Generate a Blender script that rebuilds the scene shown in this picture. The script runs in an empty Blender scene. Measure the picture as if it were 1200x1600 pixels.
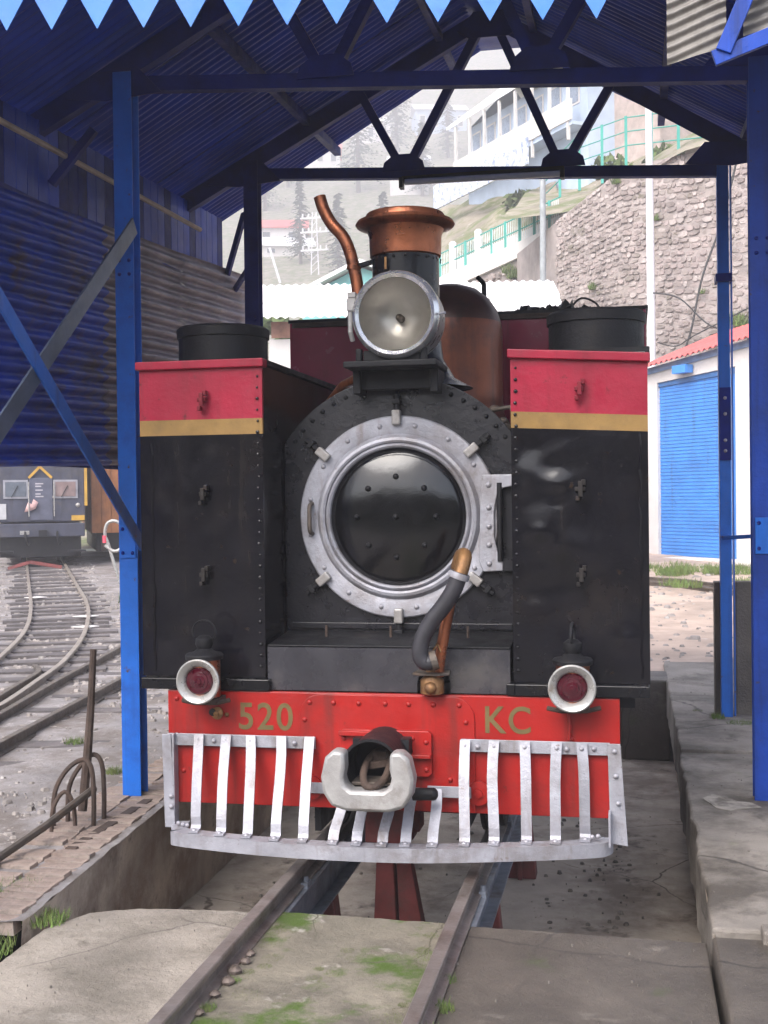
import bpy, bmesh, math, random
from mathutils import Vector, Matrix, Quaternion
from mathutils import noise as mnoise
random.seed(7)
SC = bpy.context.scene
COL = SC.collection
R = math.radians

# ------------------------------------------------------------------ camera
cam_d = bpy.data.cameras.new('camera'); cam = bpy.data.objects.new('camera', cam_d); COL.objects.link(cam)
yaw, pitch, roll = .198729, -.010809, -.012181
F = Vector((-math.sin(yaw)*math.cos(pitch), math.cos(yaw)*math.cos(pitch), math.sin(pitch)))
rt = Vector((math.cos(yaw), math.sin(yaw), 0)); up = rt.cross(F)
r2 = math.cos(roll)*rt + math.sin(roll)*up; u2 = -math.sin(roll)*rt + math.cos(roll)*up
cam.matrix_world = Matrix(((r2.x, u2.x, -F.x, 1.118625), (r2.y, u2.y, -F.y, -5.534913), (r2.z, u2.z, -F.z, 1.688965), (0, 0, 0, 1)))
cam_d.sensor_width = 36; cam_d.sensor_fit = 'AUTO'; cam_d.lens = 36*1909.93/1600
cam_d.clip_start = .05; cam_d.clip_end = 3000
SC.camera = cam
# ------------------------------------------------------------------ daylight: thin overcast
SUN_EL, SUN_AZ = 46, 200      # azimuth clockwise from +Y: behind the camera, to its left
w = bpy.data.worlds.new('World'); SC.world = w; w.use_nodes = True
nt = w.node_tree; nt.nodes.clear()
out = nt.nodes.new('ShaderNodeOutputWorld'); bg = nt.nodes.new('ShaderNodeBackground')
sky = nt.nodes.new('ShaderNodeTexSky'); sky.sky_type = 'NISHITA'; sky.sun_disc = False
sky.sun_elevation = R(SUN_EL); sky.sun_rotation = R(SUN_AZ); sky.air_density = 1.0; sky.dust_density = 3.0
hs = nt.nodes.new('ShaderNodeHueSaturation'); hs.inputs['Saturation'].default_value = .72; hs.inputs['Value'].default_value = 1.0
nt.links.new(sky.outputs[0], hs.inputs['Color']); nt.links.new(hs.outputs[0], bg.inputs[0]); bg.inputs[1].default_value = .15
nt.links.new(bg.outputs[0], out.inputs[0])
sd = bpy.data.lights.new('sun', 'SUN'); sd.energy = 1.5; sd.angle = R(40); sd.color = (1, .975, .955)
sun = bpy.data.objects.new('sun', sd); COL.objects.link(sun)
az = R(SUN_AZ); el = R(SUN_EL)
sv = Vector((math.sin(az)*math.cos(el), math.cos(az)*math.cos(el), math.sin(el)))
sun.rotation_euler = (-sv).to_track_quat('-Z', 'Y').to_euler()
SC.view_settings.view_transform = 'Standard'; SC.view_settings.look = 'None'
SC.view_settings.exposure = 1.52; SC.view_settings.gamma = 1
SC.cycles.volume_bounces = 3
try: SC.view_settings.use_curve_mapping = False
except Exception: pass

# ------------------------------------------------------------------ materials
def mat(name, col, rough=.5, metal=0., var=.2, vs=5., bump=.1, bs=50., dirt=None, dirt2=None, streak=None, spec=.5, cracks=None):
    m = bpy.data.materials.new(name); m.use_nodes = True
    t = m.node_tree; N = t.nodes; L = t.links
    b = N['Principled BSDF']
    tc = N.new('ShaderNodeTexCoord')
    def noise(scale, detail=6, rgh=.6, vec=None):
        n = N.new('ShaderNodeTexNoise'); n.inputs['Scale'].default_value = scale
        n.inputs['Detail'].default_value = detail; n.inputs['Roughness'].default_value = rgh
        L.new(vec or tc.outputs['Object'], n.inputs['Vector']); return n
    def ramp(src, lo, hi):
        r = N.new('ShaderNodeMapRange'); r.inputs['From Min'].default_value = lo; r.inputs['From Max'].default_value = hi
        r.clamp = True; L.new(src, r.inputs['Value']); return r.outputs[0]
    def mix(f, a, c2):
        x = N.new('ShaderNodeMix'); x.data_type = 'RGBA'
        L.new(f, x.inputs['Factor'])
        for s, v in ((6, a), (7, c2)):
            if isinstance(v, tuple): x.inputs[s].default_value = (*v, 1)
            else: L.new(v, x.inputs[s])
        return x.outputs[2]
    n1 = noise(vs)
    lo = tuple(max(0, c*(1-var)) for c in col); hi = tuple(min(1, c*(1+var)) for c in col)
    c = mix(ramp(n1.outputs[0], .3, .7), lo, hi)
    rsrc = n1.outputs[0]
    for dd in (dirt, dirt2):
        if dd:
            dc, ds, l0, h0 = dd
            nn = noise(ds, 8, .68)
            c = mix(ramp(nn.outputs[0], l0, h0), c, dc)
    if streak:
        dc, l0, h0, sc = streak
        mp = N.new('ShaderNodeMapping'); mp.inputs['Scale'].default_value = sc
        L.new(tc.outputs['Object'], mp.inputs['Vector'])
        nn = noise(1., 6, .65, mp.outputs[0])
        c = mix(ramp(nn.outputs[0], l0, h0), c, dc)
    if cracks:
        dc, sc_, wd = cracks
        wn = noise(3., 4); wm = N.new('ShaderNodeMix'); wm.data_type = 'VECTOR'; wm.inputs[0].default_value = .12
        L.new(tc.outputs['Object'], wm.inputs[4]); L.new(wn.outputs['Color'], wm.inputs[5])
        vo = N.new('ShaderNodeTexVoronoi'); vo.feature = 'DISTANCE_TO_EDGE'; vo.inputs['Scale'].default_value = sc_; L.new(wm.outputs[1], vo.inputs['Vector'])
        f = ramp(vo.outputs['Distance'], wd, wd*.3)
        gate = ramp(noise(.9, 2).outputs[0], .46, .54)
        mm = N.new('ShaderNodeMath'); mm.operation = 'MULTIPLY'; L.new(f, mm.inputs[0]); L.new(gate, mm.inputs[1])
        c = mix(mm.outputs[0], c, dc)
    L.new(c, b.inputs['Base Color'])
    rr = N.new('ShaderNodeMapRange'); rr.inputs['To Min'].default_value = max(.02, rough-.1); rr.inputs['To Max'].default_value = min(1, rough+.12)
    rr.inputs['From Min'].default_value = .3; rr.inputs['From Max'].default_value = .7
    L.new(noise(vs*2.3).outputs[0], rr.inputs['Value']); L.new(rr.outputs[0], b.inputs['Roughness'])
    b.inputs['Metallic'].default_value = metal
    b.inputs['Specular IOR Level'].default_value = spec
    if bump:
        bp = N.new('ShaderNodeBump'); bp.inputs['Strength'].default_value = bump; bp.inputs['Distance'].default_value = .02
        L.new(noise(bs, 8, .7).outputs[0], bp.inputs['Height']); L.new(bp.outputs[0], b.inputs['Normal'])
    return m
M = {}
M['black'] = mat('black_paint', (.006, .006, .008), .2, 0, .3, 4, .08, 30, dirt=((.022, .018, .015), 3.2, .58, .8), spec=.3)
M['tank_black'] = mat('tank_black_paint', (.0055, .005, .0075), .17, 0, .3, 2.5, .10, 4, dirt=((.018, .014, .013), 2.2, .52, .8), dirt2=((.024, .015, .010), 16, .64, .72), streak=((.016, .013, .012), .58, .8, (11, 11, .5)), spec=.34)
M['gloss_black'] = mat('gloss_black', (.004, .004, .005), .07, 0, .2, 4, .07, 9, dirt=((.02, .017, .015), 9, .62, .8), dirt2=((.03, .022, .017), 26, .69, .76), spec=.5)
M['matt_black'] = mat('matt_black', (.009, .009, .011), .5, 0, .3, 5, .2, 50, dirt=((.03, .023, .017), 4, .58, .8), spec=.25)
M['plate_black'] = mat('smokebox_black', (.010, .0095, .013), .3, 0, .25, 5, .2, 24, dirt=((.026, .022, .02), 5, .56, .8), dirt2=((.04, .025, .018), 19, .66, .74), spec=.4)
M['red'] = mat('beam_red', (.30, .010, .008), .4, 0, .22, 3, .14, 26, dirt=((.17, .014, .012), 2.4, .49, .70), dirt2=((.07, .02, .014), 15, .62, .73), streak=((.14, .016, .013), .54, .76, (10, 10, .8)), spec=.35)
M['tank_red'] = mat('tank_red', (.31, .007, .030), .38, 0, .2, 3, .14, 22, dirt=((.30, .03, .055), 2.2, .5, .85), dirt2=((.09, .01, .013), 17, .63, .73), streak=((.17, .008, .018), .54, .76, (9, 9, .8)), spec=.35)
M['gold'] = mat('ochre_stripe', (.26, .155, .05), .5, 0, .22, 6, .1, 30, dirt=((.17, .105, .045), 5, .5, .75), dirt2=((.08, .05, .025), 18, .66, .75), spec=.3)
M['olive'] = mat('olive_lettering', (.115, .083, .028), .5, 0, .3, 9, 0, dirt=((.2, .03, .016), 18, .58, .74))
M['silver'] = mat('silver_paint', (.33, .33, .37), .42, .3, .2, 6, .25, 60, dirt=((.20, .18, .18), 4, .5, .72), dirt2=((.11, .06, .04), 17, .63, .73), streak=((.19, .16, .15), .55, .76, (14, 14, 2)))
M['silver_worn'] = mat('worn_silver', (.33, .32, .315), .42, .3, .2, 7, .22, 30, dirt=((.18, .155, .14), 5, .5, .7), dirt2=((.10, .06, .045), 13, .62, .73))
M['copper'] = mat('copper', (.37, .125, .06), .33, .75, .3, 5, .2, 20, dirt=((.10, .045, .034), 4, .48, .72), dirt2=((.045, .026, .022), 9, .58, .72), streak=((.09, .04, .03), .54, .74, (12, 12, 1)))
M['copper_dark'] = mat('dome_copper', (.22, .058, .022), .38, .5, .4, 3, .15, 18, dirt=((.06, .02, .013), 3, .42, .70), streak=((.04, .016, .012), .48, .72, (7, 7, .6)))
M['brass'] = mat('brass', (.26, .135, .055), .45, .6, .3, 9, .3, 40, dirt=((.09, .05, .03), 8, .48, .7))
M['maroon'] = mat('maroon_cab', (.25, .011, .045), .2, 0, .25, 2, .05, 10, dirt=((.12, .008, .025), 2, .5, .75), streak=((.1, .01, .02), .56, .76, (8, 8, .7)), spec=.5)
M['clip_black'] = mat('clip_black', (.014, .011, .010), .5, 0, .3, 9, .2, 40, dirt=((.06, .03, .02), 22, .6, .72), spec=.3)
M['clip_red'] = mat('clip_red', (.17, .008, .018), .5, 0, .3, 9, .2, 40, spec=.3)
M['rust'] = mat('rusty_iron', (.065, .042, .032), .8, .1, .4, 8, .5, 40, dirt=((.045, .032, .027), 6, .5, .7))
M['old_iron'] = mat('dull_iron', (.11, .09, .075), .55, .45, .35, 8, .3, 40, dirt=((.14, .075, .04), 6, .56, .75))
M['rubber'] = mat('hose_rubber', (.028, .027, .033), .5, 0, .2, 12, .15, 90)
M['cream'] = mat('lamp_ring_paint', (.36, .35, .335), .3, .4, .15, 12, .1, 60, dirt=((.19, .14, .10), 12, .53, .72))
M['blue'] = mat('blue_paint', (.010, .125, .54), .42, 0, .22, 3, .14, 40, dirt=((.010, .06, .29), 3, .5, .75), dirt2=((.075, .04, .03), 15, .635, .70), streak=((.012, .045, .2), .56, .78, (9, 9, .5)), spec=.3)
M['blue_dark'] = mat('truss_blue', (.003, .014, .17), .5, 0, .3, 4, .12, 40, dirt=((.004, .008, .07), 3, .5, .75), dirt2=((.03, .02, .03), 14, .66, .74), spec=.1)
M['roof_blue'] = mat('roof_sheet_blue', (.005, .042, .40), .42, .0, .35, 2, .1, 30, dirt=((.006, .018, .18), 1.6, .5, .75), streak=((.04, .085, .36), .56, .76, (.7, 7, .7)), spec=.2)
M['wall_blue'] = mat('wall_sheet_blue', (.006, .045, .38), .45, 0, .3, 2, .1, 30, dirt=((.06, .045, .08), 2.2, .47, .64), spec=.2)
M['wall_grey'] = mat('wall_sheet_grey', (.165, .135, .17), .45, .15, .25, 3, .12, 30, dirt=((.09, .07, .085), 2.6, .5, .74), spec=.35)
M['light_sheet'] = mat('pale_roof_sheet', (.17, .155, .14), .5, .1, .3, 4, .15, 30, dirt=((.08, .068, .058), 6, .5, .68), dirt2=((.2, .035, .02), 9, .66, .72))
M['valance'] = mat('valance_blue', (.022, .16, .55), .45, 0, .12, 4, .05, 30, dirt=((.012, .09, .36), 9, .62, .74))
M['wood'] = mat('raw_timber', (.26, .17, .10), .75, 0, .25, 6, .3, 40)
M['conduit'] = mat('bare_conduit', (.42, .33, .26), .6, 0, .2, 6, .1, 40)
M['shaded_blue'] = mat('shaded_post_blue', (.007, .045, .30), .42, 0, .25, 3, .14, 40, dirt=((.005, .025, .15), 2, .48, .72), dirt2=((.05, .03, .025), 15, .64, .71), streak=((.006, .02, .11), .55, .75, (9, 9, .4)), spec=.25)  # darker blue paint: shade on near right post and gable bars put into colour
M['brace_grey'] = mat('brace_grey_blue', (.085, .11, .17), .45, .2, .2, 5, .1, 40)
M['concrete'] = mat('slab_concrete', (.265, .232, .195), .8, 0, .25, 2.2, .7, 40, dirt=((.15, .13, .105), 1.5, .46, .62), dirt2=((.085, .07, .055), 5, .60, .72), streak=((.36, .33, .29), .6, .75, (2, 5, 3)), cracks=((.12, .10, .085), .9, .006))
M['pad'] = mat('mossy_pad', (.195, .172, .132), .8, 0, .3, 3, .7, 40, dirt=((.11, .095, .075), 2.6, .46, .62), dirt2=((.06, .10, .012), 2.1, .48, .58), streak=((.4, .37, .33), .62, .72, (5, 5, 5)), cracks=((.09, .08, .055), 1.6, .006))
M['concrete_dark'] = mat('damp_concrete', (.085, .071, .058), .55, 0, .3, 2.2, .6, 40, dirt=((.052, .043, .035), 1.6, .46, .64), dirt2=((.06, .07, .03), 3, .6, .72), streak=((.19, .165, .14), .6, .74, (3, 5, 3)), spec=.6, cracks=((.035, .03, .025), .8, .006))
M['platform'] = mat('platform_concrete', (.215, .19, .165), .7, 0, .25, 2.0, .6, 40, dirt=((.07, .058, .047), 1.1, .45, .6), dirt2=((.09, .11, .035), 2.6, .62, .75), streak=((.045, .037, .03), .60, .73, (4, 2, 3)), cracks=((.05, .042, .035), .8, .007))
M['platform_pale'] = mat('lime_stain', (.30, .275, .245), .9, 0, .3, 5, .5, 30, dirt=((.13, .115, .1), 9, .47, .6))
M['pit_wall'] = mat('pit_wall_render', (.52, .43, .34), .85, 0, .3, 2.5, .7, 22, dirt=((.28, .2, .15), 1.8, .45, .62), dirt2=((.2, .145, .11), 6, .58, .7), streak=((.3, .225, .18), .55, .8, (3, 3, .8)))
M['pit_floor'] = mat('pit_floor', (.42, .365, .31), .8, 0, .25, 2.5, .5, 24, dirt=((.2, .16, .13), 1.3, .46, .62), dirt2=((.08, .06, .048), 2.4, .58, .68), cracks=((.10, .08, .065), .9, .006))
M['brick'] = mat('edging_brick', (.33, .25, .21), .9, 0, .4, 9, 1., 40, dirt=((.31, .27, .235), 3, .45, .62), dirt2=((.13, .105, .085), 5, .55, .68))
M['dirt'] = mat('yard_dirt', (.235, .215, .212), .7, 0, .35, 1.5, 1., 18, dirt=((.145, .12, .105), 2.0, .43, .6), dirt2=((.42, .39, .375), 7, .58, .7))
M['sand'] = mat('sandy_yard', (.42, .32, .26), .9, 0, .25, .8, .6, 14, dirt=((.27, .21, .17), 1.1, .48, .66), dirt2=((.62, .56, .52), .9, .58, .70))
M['stone_bits'] = mat('loose_stone', (.24, .215, .20), .9, 0, .5, 4, .4, 30, dirt=((.46, .44, .42), 3, .60, .7))
M['pebble'] = mat('pebble', (.10, .075, .062), .85, 0, .5, 20, .3, 60, dirt=((.22, .18, .16), 12, .5, .7))
M['grit'] = mat('grit', (.13, .115, .10), .9, 0, .4, 9, 0)
M['rail_top'] = mat('rail_steel', (.22, .19, .175), .42, .55, .25, 5, .2, 40, dirt=((.10, .06, .045), 3, .52, .72))
M['rail_yard'] = mat('yard_rail_steel', (.28, .24, .205), .4, .35, .2, 4, .2, 40, dirt=((.12, .085, .065), 3, .54, .74))
M['sleeper'] = mat('weathered_sleeper', (.10, .088, .088), .8, .1, .4, 4, .4, 30, dirt=((.22, .2, .19), 2, .58, .7))
M['girder'] = mat('girder_paint', (.20, .22, .26), .45, .4, .3, 5, .2, 30, dirt=((.10, .07, .06), 4, .5, .7))
M['redoxide'] = mat('red_oxide', (.15, .028, .026), .6, 0, .3, 5, .3, 30, dirt=((.07, .04, .035), 4, .5, .7))
M['white_wall'] = mat('limewash', (.62, .59, .57), .85, 0, .08, 1.5, .2, 20, dirt=((.42, .38, .34), 1.2, .56, .75), dirt2=((.3, .26, .22), 3, .64, .76))
M['white_roof'] = mat('white_roof_sheet', (.78, .77, .76), .5, 0, .06, 1, .1, 20, dirt=((.5, .46, .42), 1.5, .62, .8))
M['shutter'] = mat('shutter_blue', (.05, .24, .66), .45, 0, .12, 2, .06, 20, dirt=((.04, .15, .42), 1.5, .55, .75), streak=((.05, .16, .38), .56, .75, (5, 5, .5)))
M['red_roof'] = mat('red_tin_roof', (.55, .11, .10), .6, 0, .15, 1.5, .1, 20, dirt=((.35, .1, .08), 1.6, .55, .75))
M['stone_wall'] = mat('mortar', (.335, .285, .27), .95, 0, .3, 1.2, .8, 8, dirt=((.24, .205, .18), .8, .5, .7), dirt2=((.13, .14, .06), .5, .6, .72))
M['stone_a'] = mat('rubble_stone_a', (.33, .27, .255), .9, 0, .35, 1.7, .8, 9, dirt=((.21, .175, .155), .9, .5, .66), dirt2=((.12, .13, .06), .45, .6, .72))
M['stone_b'] = mat('rubble_stone_b', (.27, .225, .21), .9, 0, .35, 1.7, .8, 9, dirt=((.17, .15, .115), .9, .5, .66))
M['stone_c'] = mat('rubble_stone_c', (.40, .345, .325), .9, 0, .3, 1.7, .7, 9, dirt=((.27, .23, .21), 1.2, .5, .66))
M['grass'] = mat('grass', (.10, .155, .035), .9, 0, .5, 3, 0, 9, dirt=((.17, .17, .06), 5, .5, .7))
M['bank'] = mat('hill_soil', (.25, .215, .165), .95, 0, .35, .5, .8, 4, dirt=((.12, .14, .05), .7, .45, .58), dirt2=((.36, .31, .28), 1.6, .58, .68))
M['foliage'] = mat('conifer_foliage', (.05, .072, .045), .9, 0, .6, 1.2, 0, 9)
M['foliage_light'] = mat('leaf_foliage', (.085, .12, .035), .9, 0, .5, 1.5, 0, 9)
M['bark'] = mat('bark', (.09, .065, .05), .95, 0, .3, 5, .5, 20)
M['green_rail'] = mat('green_railing', (.03, .30, .25), .5, 0, .15, 3, 0, 20)
M['house_blue'] = mat('pale_blue_boards', (.42, .50, .62), .7, 0, .12, 1, .1, 10)
M['window_dark'] = mat('dark_window', (.05, .06, .075), .15, 0, .3, 2, 0, 20)
M['teal'] = mat('teal_gable', (.17, .42, .42), .7, 0, .12, 2, .1, 10)
M['pole_white'] = mat('pole_paint', (.68, .66, .69), .5, 0, .1, 3, .1, 20)
M['cable'] = mat('cable', (.03, .03, .03), .6, 0, .1, 3, 0, 20)
M['diesel'] = mat('diesel_grey_blue', (.045, .048, .072), .55, 0, .3, 2, .1, 20, dirt=((.075, .068, .07), 2.2, .5, .7), streak=((.03, .028, .035), .52, .74, (4, 4, .6)), spec=.3)
M['yellow'] = mat('yellow_stripe', (.42, .24, .03), .5, 0, .2, 4, 0, 20)
M['orange_wood'] = mat('orange_coach', (.34, .125, .035), .6, 0, .3, 3, .1, 20, streak=((.15, .05, .02), .5, .75, (6, 6, .5)))
M['pink'] = mat('pink_cloth', (.5, .32, .31), .9, 0, .25, 12, .2, 30)
M['wred'] = mat('barrier_red', (.6, .06, .1), .5, 0, .1, 4, 0)
M['tube_white'] = mat('tube_glass', (.88, .87, .9), .25, 0, .03, 4, 0)
M['moss'] = mat('moss', (.085, .12, .02), .95, 0, .5, 14, 0)
def glass(name, col, rough=.03, ior=1.45, trans=1.0):
    m = bpy.data.materials.new(name); m.use_nodes = True; b = m.node_tree.nodes['Principled BSDF']
    b.inputs['Base Color'].default_value = (*col, 1); b.inputs['Roughness'].default_value = rough
    b.inputs['Transmission Weight'].default_value = trans; b.inputs['IOR'].default_value = ior; return m
M['lens_glass'] = glass('headlight_glass', (.95, .95, .93), .04, 1.12)
M['red_lens'] = mat('red_lens', (.045, .002, .008), .05, 0, .3, 30, 0, 20, spec=.6)
M['reflector'] = mat('reflector', (.56, .53, .49), .38, .75, .2, 4, .08, 12, dirt=((.30, .27, .24), 4, .48, .75))

# ------------------------------------------------------------------ mesh builder
class MB:
    def __init__(s): s.v = []; s.f = []; s.m = []; s.mi = 0
    def add(s, vs, fs):
        o = len(s.v); s.v += [tuple(p) for p in vs]
        for q in fs: s.f.append(tuple(i+o for i in q)); s.m.append(s.mi)
        return s
    def box(s, x0, x1, y0, y1, z0, z1, mtx=None):
        vs = [(x, y, z) for x in (x0, x1) for y in (y0, y1) for z in (z0, z1)]
        if mtx is not None: vs = [mtx @ Vector(p) for p in vs]
        return s.add(vs, [(0, 1, 3, 2), (4, 6, 7, 5), (0, 4, 5, 1), (2, 3, 7, 6), (0, 2, 6, 4), (1, 5, 7, 3)])
    def hexa(s, b, t):
        return s.add(list(b)+list(t), [(3, 2, 1, 0), (4, 5, 6, 7), (0, 1, 5, 4), (1, 2, 6, 5), (2, 3, 7, 6), (3, 0, 4, 7)])
    def bar(s, p0, p1, w, t, side=(0, 1, 0)):
        p0 = Vector(p0); p1 = Vector(p1); d = (p1-p0).normalized(); sd = Vector(side)
        n = d.cross(sd).normalized(); k = n.cross(d).normalized()
        a = n*w/2; b = k*t/2
        return s.hexa([p0-a-b, p0+a-b, p0+a+b, p0-a+b], [p1-a-b, p1+a-b, p1+a+b, p1-a+b])
    def tube(s, pts, r, n=10, cap=True):
        pts = [Vector(p) for p in pts]; rs = r if isinstance(r, (list, tuple)) else [r]*len(pts)
        vs = []; ref = None
        for i, p in enumerate(pts):
            d = (pts[min(i+1, len(pts)-1)]-pts[max(i-1, 0)]).normalized()
            if ref is None: ref = d.orthogonal().normalized()
            ref = (ref-d*ref.dot(d)).normalized(); b = d.cross(ref)
            for k in range(n):
                a = 2*math.pi*k/n; vs.append(p+rs[i]*(math.cos(a)*ref+math.sin(a)*b))
        fs = []
        for i in range(len(pts)-1):
            for k in range(n):
                fs.append((i*n+k, i*n+(k+1) % n, (i+1)*n+(k+1) % n, (i+1)*n+k))
        if cap: fs.append(tuple(range(n-1, -1, -1))); fs.append(tuple((len(pts)-1)*n+k for k in range(n)))
        return s.add(vs, fs)
    def lathe(s, prof, c=(0, 0, 0), axis='Z', n=32, cap=(False, False), mats=None):
        vs = []; c = Vector(c)
        for r, h in prof:
            for k in range(n):
                a = 2*math.pi*k/n
                if axis == 'Z': p = Vector((r*math.cos(a), r*math.sin(a), h))
                elif axis == 'Y': p = Vector((r*math.cos(a), h, r*math.sin(a)))
                else: p = Vector((h, r*math.cos(a), r*math.sin(a)))
                vs.append(c+p)
        o = len(s.v); s.v += [tuple(p) for p in vs]
        for i in range(len(prof)-1):
            for k in range(n):
                s.f.append(tuple(o+j for j in (i*n+k, i*n+(k+1) % n, (i+1)*n+(k+1) % n, (i+1)*n+k)))
                s.m.append(mats[i] if mats else s.mi)
        if cap[0]: s.f.append(tuple(o+k for k in range(n))); s.m.append(s.mi)
        if cap[1]: s.f.append(tuple(o+(len(prof)-1)*n+k for k in range(n))); s.m.append(s.mi)
        return s
    def prism(s, poly, d0, d1, axis='Y'):
        n = len(poly)
        def P(a, b, d): return {'Y': (a, d, b), 'Z': (a, b, d), 'X': (d, a, b)}[axis]
        vs = [P(a, b, d0) for a, b in poly]+[P(a, b, d1) for a, b in poly]
        fs = [tuple(range(n)), tuple(range(2*n-1, n-1, -1))]+[(i, (i+1) % n, n+(i+1) % n, n+i) for i in range(n)]
        return s.add(vs, fs)
    def grid(s, nu, nv, fn):
        vs = [fn(i/nu, j/nv) for j in range(nv+1) for i in range(nu+1)]
        return s.add(vs, [(j*(nu+1)+i, j*(nu+1)+i+1, (j+1)*(nu+1)+i+1, (j+1)*(nu+1)+i) for j in range(nv) for i in range(nu)])
    def dome(s, c, r, ax=(0, -1, 0), flat=.8, n=8, rings=3):
        ax = Vector(ax).normalized(); a = ax.orthogonal().normalized(); b = ax.cross(a); c = Vector(c)
        vs = []
        for i in range(rings):
            t = i/rings*math.pi/2
            for k in range(n):
                q = 2*math.pi*k/n; vs.append(c+r*math.cos(t)*(math.cos(q)*a+math.sin(q)*b)+ax*r*flat*math.sin(t))
        vs.append(c+ax*r*flat)
        fs = [(i*n+k, i*n+(k+1) % n, (i+1)*n+(k+1) % n, (i+1)*n+k) for i in range(rings-1) for k in range(n)]
        fs += [((rings-1)*n+k, (rings-1)*n+(k+1) % n, rings*n) for k in range(n)]
        return s.add(vs, fs)
    def mesh(s, name, mats, smooth=None):
        me = bpy.data.meshes.new(name); me.from_pydata(s.v, [], s.f)
        for m_ in (mats if isinstance(mats, (list, tuple)) else [mats]): me.materials.append(m_)
        me.polygons.foreach_set('material_index', s.m)
        b = bmesh.new(); b.from_mesh(me); bmesh.ops.recalc_face_normals(b, faces=b.faces); b.to_mesh(me); b.free()
        if smooth is not None:
            me.polygons.foreach_set('use_smooth', [True]*len(me.polygons)); me.set_sharp_from_angle(angle=R(smooth))
        me.update(); return me
    def build(s, name, mats, parent=None, smooth=None, bevel=0, loc=None):
        o = bpy.data.objects.new(name, s.mesh(name, mats, smooth)); COL.objects.link(o)
        if parent is not None: o.parent = parent
        if loc is not None: o.location = loc
        if bevel:
            md = o.modifiers.new('bevel', 'BEVEL'); md.width = bevel; md.segments = 2; md.limit_method = 'ANGLE'; md.angle_limit = R(40)
            md.harden_normals = False
        return o
def empty(name, label, cat, loc=(0, 0, 0), group=None):
    o = bpy.data.objects.new(name, None); COL.objects.link(o); o.location = loc; o.empty_display_size = .1
    return tag(o, label, cat, group)
def tag(o, label, cat, group=None, kind=None):
    o['label'] = label; o['category'] = cat
    if group: o['group'] = group
    if kind: o['kind'] = kind
    return o
def place(me, name, parent, loc, rot=None, scale=None):
    o = bpy.data.objects.new(name, me); COL.objects.link(o)
    if parent is not None: o.parent = parent
    o.location = loc
    if rot is not None: o.rotation_euler = rot
    if scale is not None: o.scale = scale
    return o
def arc(cx, cz, r, a0, a1, n): return [(cx+r*math.cos(R(a0+(a1-a0)*i/n)), cz+r*math.sin(R(a0+(a1-a0)*i/n))) for i in range(n+1)]
def smoothpath(pts, n=6):
    P = [Vector(p) for p in pts]; o = []
    for i in range(len(P)-1):
        a = P[max(i-1, 0)]; b = P[i]; c = P[i+1]; d = P[min(i+2, len(P)-1)]
        for k in range(n):
            t = k/n; o.append(.5*((2*b)+(c-a)*t+(2*a-5*b+4*c-d)*t*t+(3*b-a-3*c+d)*t**3))
    o.append(P[-1]); return o
def N3(x, y, z=0.): return mnoise.noise(Vector((x, y, z)))
def tz(y): return .028*max(0, y-11)

# ================================================================== SETTING: ground
def ground(name, x0, x1, y0, y1, z, nu, nv, m, amp=.02, label='', cat='ground', hole=None, edge=None):
    b = MB()
    def fn(u, v):
        x = x0+(x1-x0)*u; y = y0+(y1-y0)*v
        if edge: x = edge(u, y, x)
        return (x, y, z+tz(y)+amp*N3(x*1.3, y*1.3)+amp*.6*N3(x*4, y*4, 3))
    b.grid(nu, nv, fn)
    o = b.build(name, m, None, 60); tag(o, label, cat, None, 'structure'); return o
PE = lambda y: -1.36-.075*min(max(y+.8, 0), 2)       # left pit edge runs slightly out
ground('yard_ground', 0, 1, -9, 26, -.085, 100, 150, M['dirt'], .022, 'pale stony dirt of the station yard left of the shed', 'ground',
       edge=lambda u, y, x: PE(y)-.40-(26*u*u+.001 if True else 0))
ground('sandy_ground', -1.62, 12, 6.6, 25, -.03, 50, 60, M['sand'], .02, 'pale sandy yard beyond the right end of the pit', 'ground')
b = MB()
def fn(u, v):
    x = -70+140*u; y = -9.2-46*v; h = max(0, -y-15)*.33
    return (x, y, -.1+h+min(1, h)*(3.2*N3(x*.16, y*.16, 1)+2.2*N3(x*.5, y*.5, 2)))
b.grid(120, 60, fn); tag(b.build('wooded_slope', mat('wooded_slope_green', (.03, .04, .022), .95, 0, .6, .8, .5, 3, dirt=((.05, .042, .032), .5, .5, .65)), None, 80), 'wooded slope rising on the valley side facing the shed', 'hillside', None, 'structure')
b = MB(); b.grid(40, 10, lambda u, v: (-40+80*u, -9.6+1.6*v, -.12+.02*N3(u*9, v*20)))
tag(b.build('near_ground', M['dirt'], None, 60), 'dirt ground in front of the shed slab', 'ground', None, 'structure')
# near slab (three concrete pours: left, between the rails, right)
SE = -.54
def slab(name, poly, m, label, z=-.09):
    q_ = []
    for (xa, ya), (xb, yb) in zip(poly, poly[1:]+poly[:1]):
        n_ = max(1, int(math.hypot(xb-xa, yb-ya)/.035)) if max(ya, yb) > -3.2 and abs(xa-xb) > .02 else 1
        q_ += [(xa+(xb-xa)*i/n_+(.006*N3(i*1.7, xa*9) if i else 0), ya+(yb-ya)*i/n_+(.012*N3(i*.9, xa*7+3)+.006*N3(i*3.1, 2) if i else 0)) for i in range(n_)]
    b = MB(); b.prism(q_, z-.7, z, 'Z'); o = b.build(name, m, None, None, .008); tag(o, label, 'concrete slab', None, 'structure'); return o
slab('concrete_slab', [(-1.27, -8.5), (-.445, -8.5), (-.445, SE+.055), (-.7, SE+.05), (-1.0, SE+.02), (-1.2, SE-.07), (-1.3, SE-.3)], M['concrete'], 'pale concrete slab left of the left rail at the pit edge')
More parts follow.
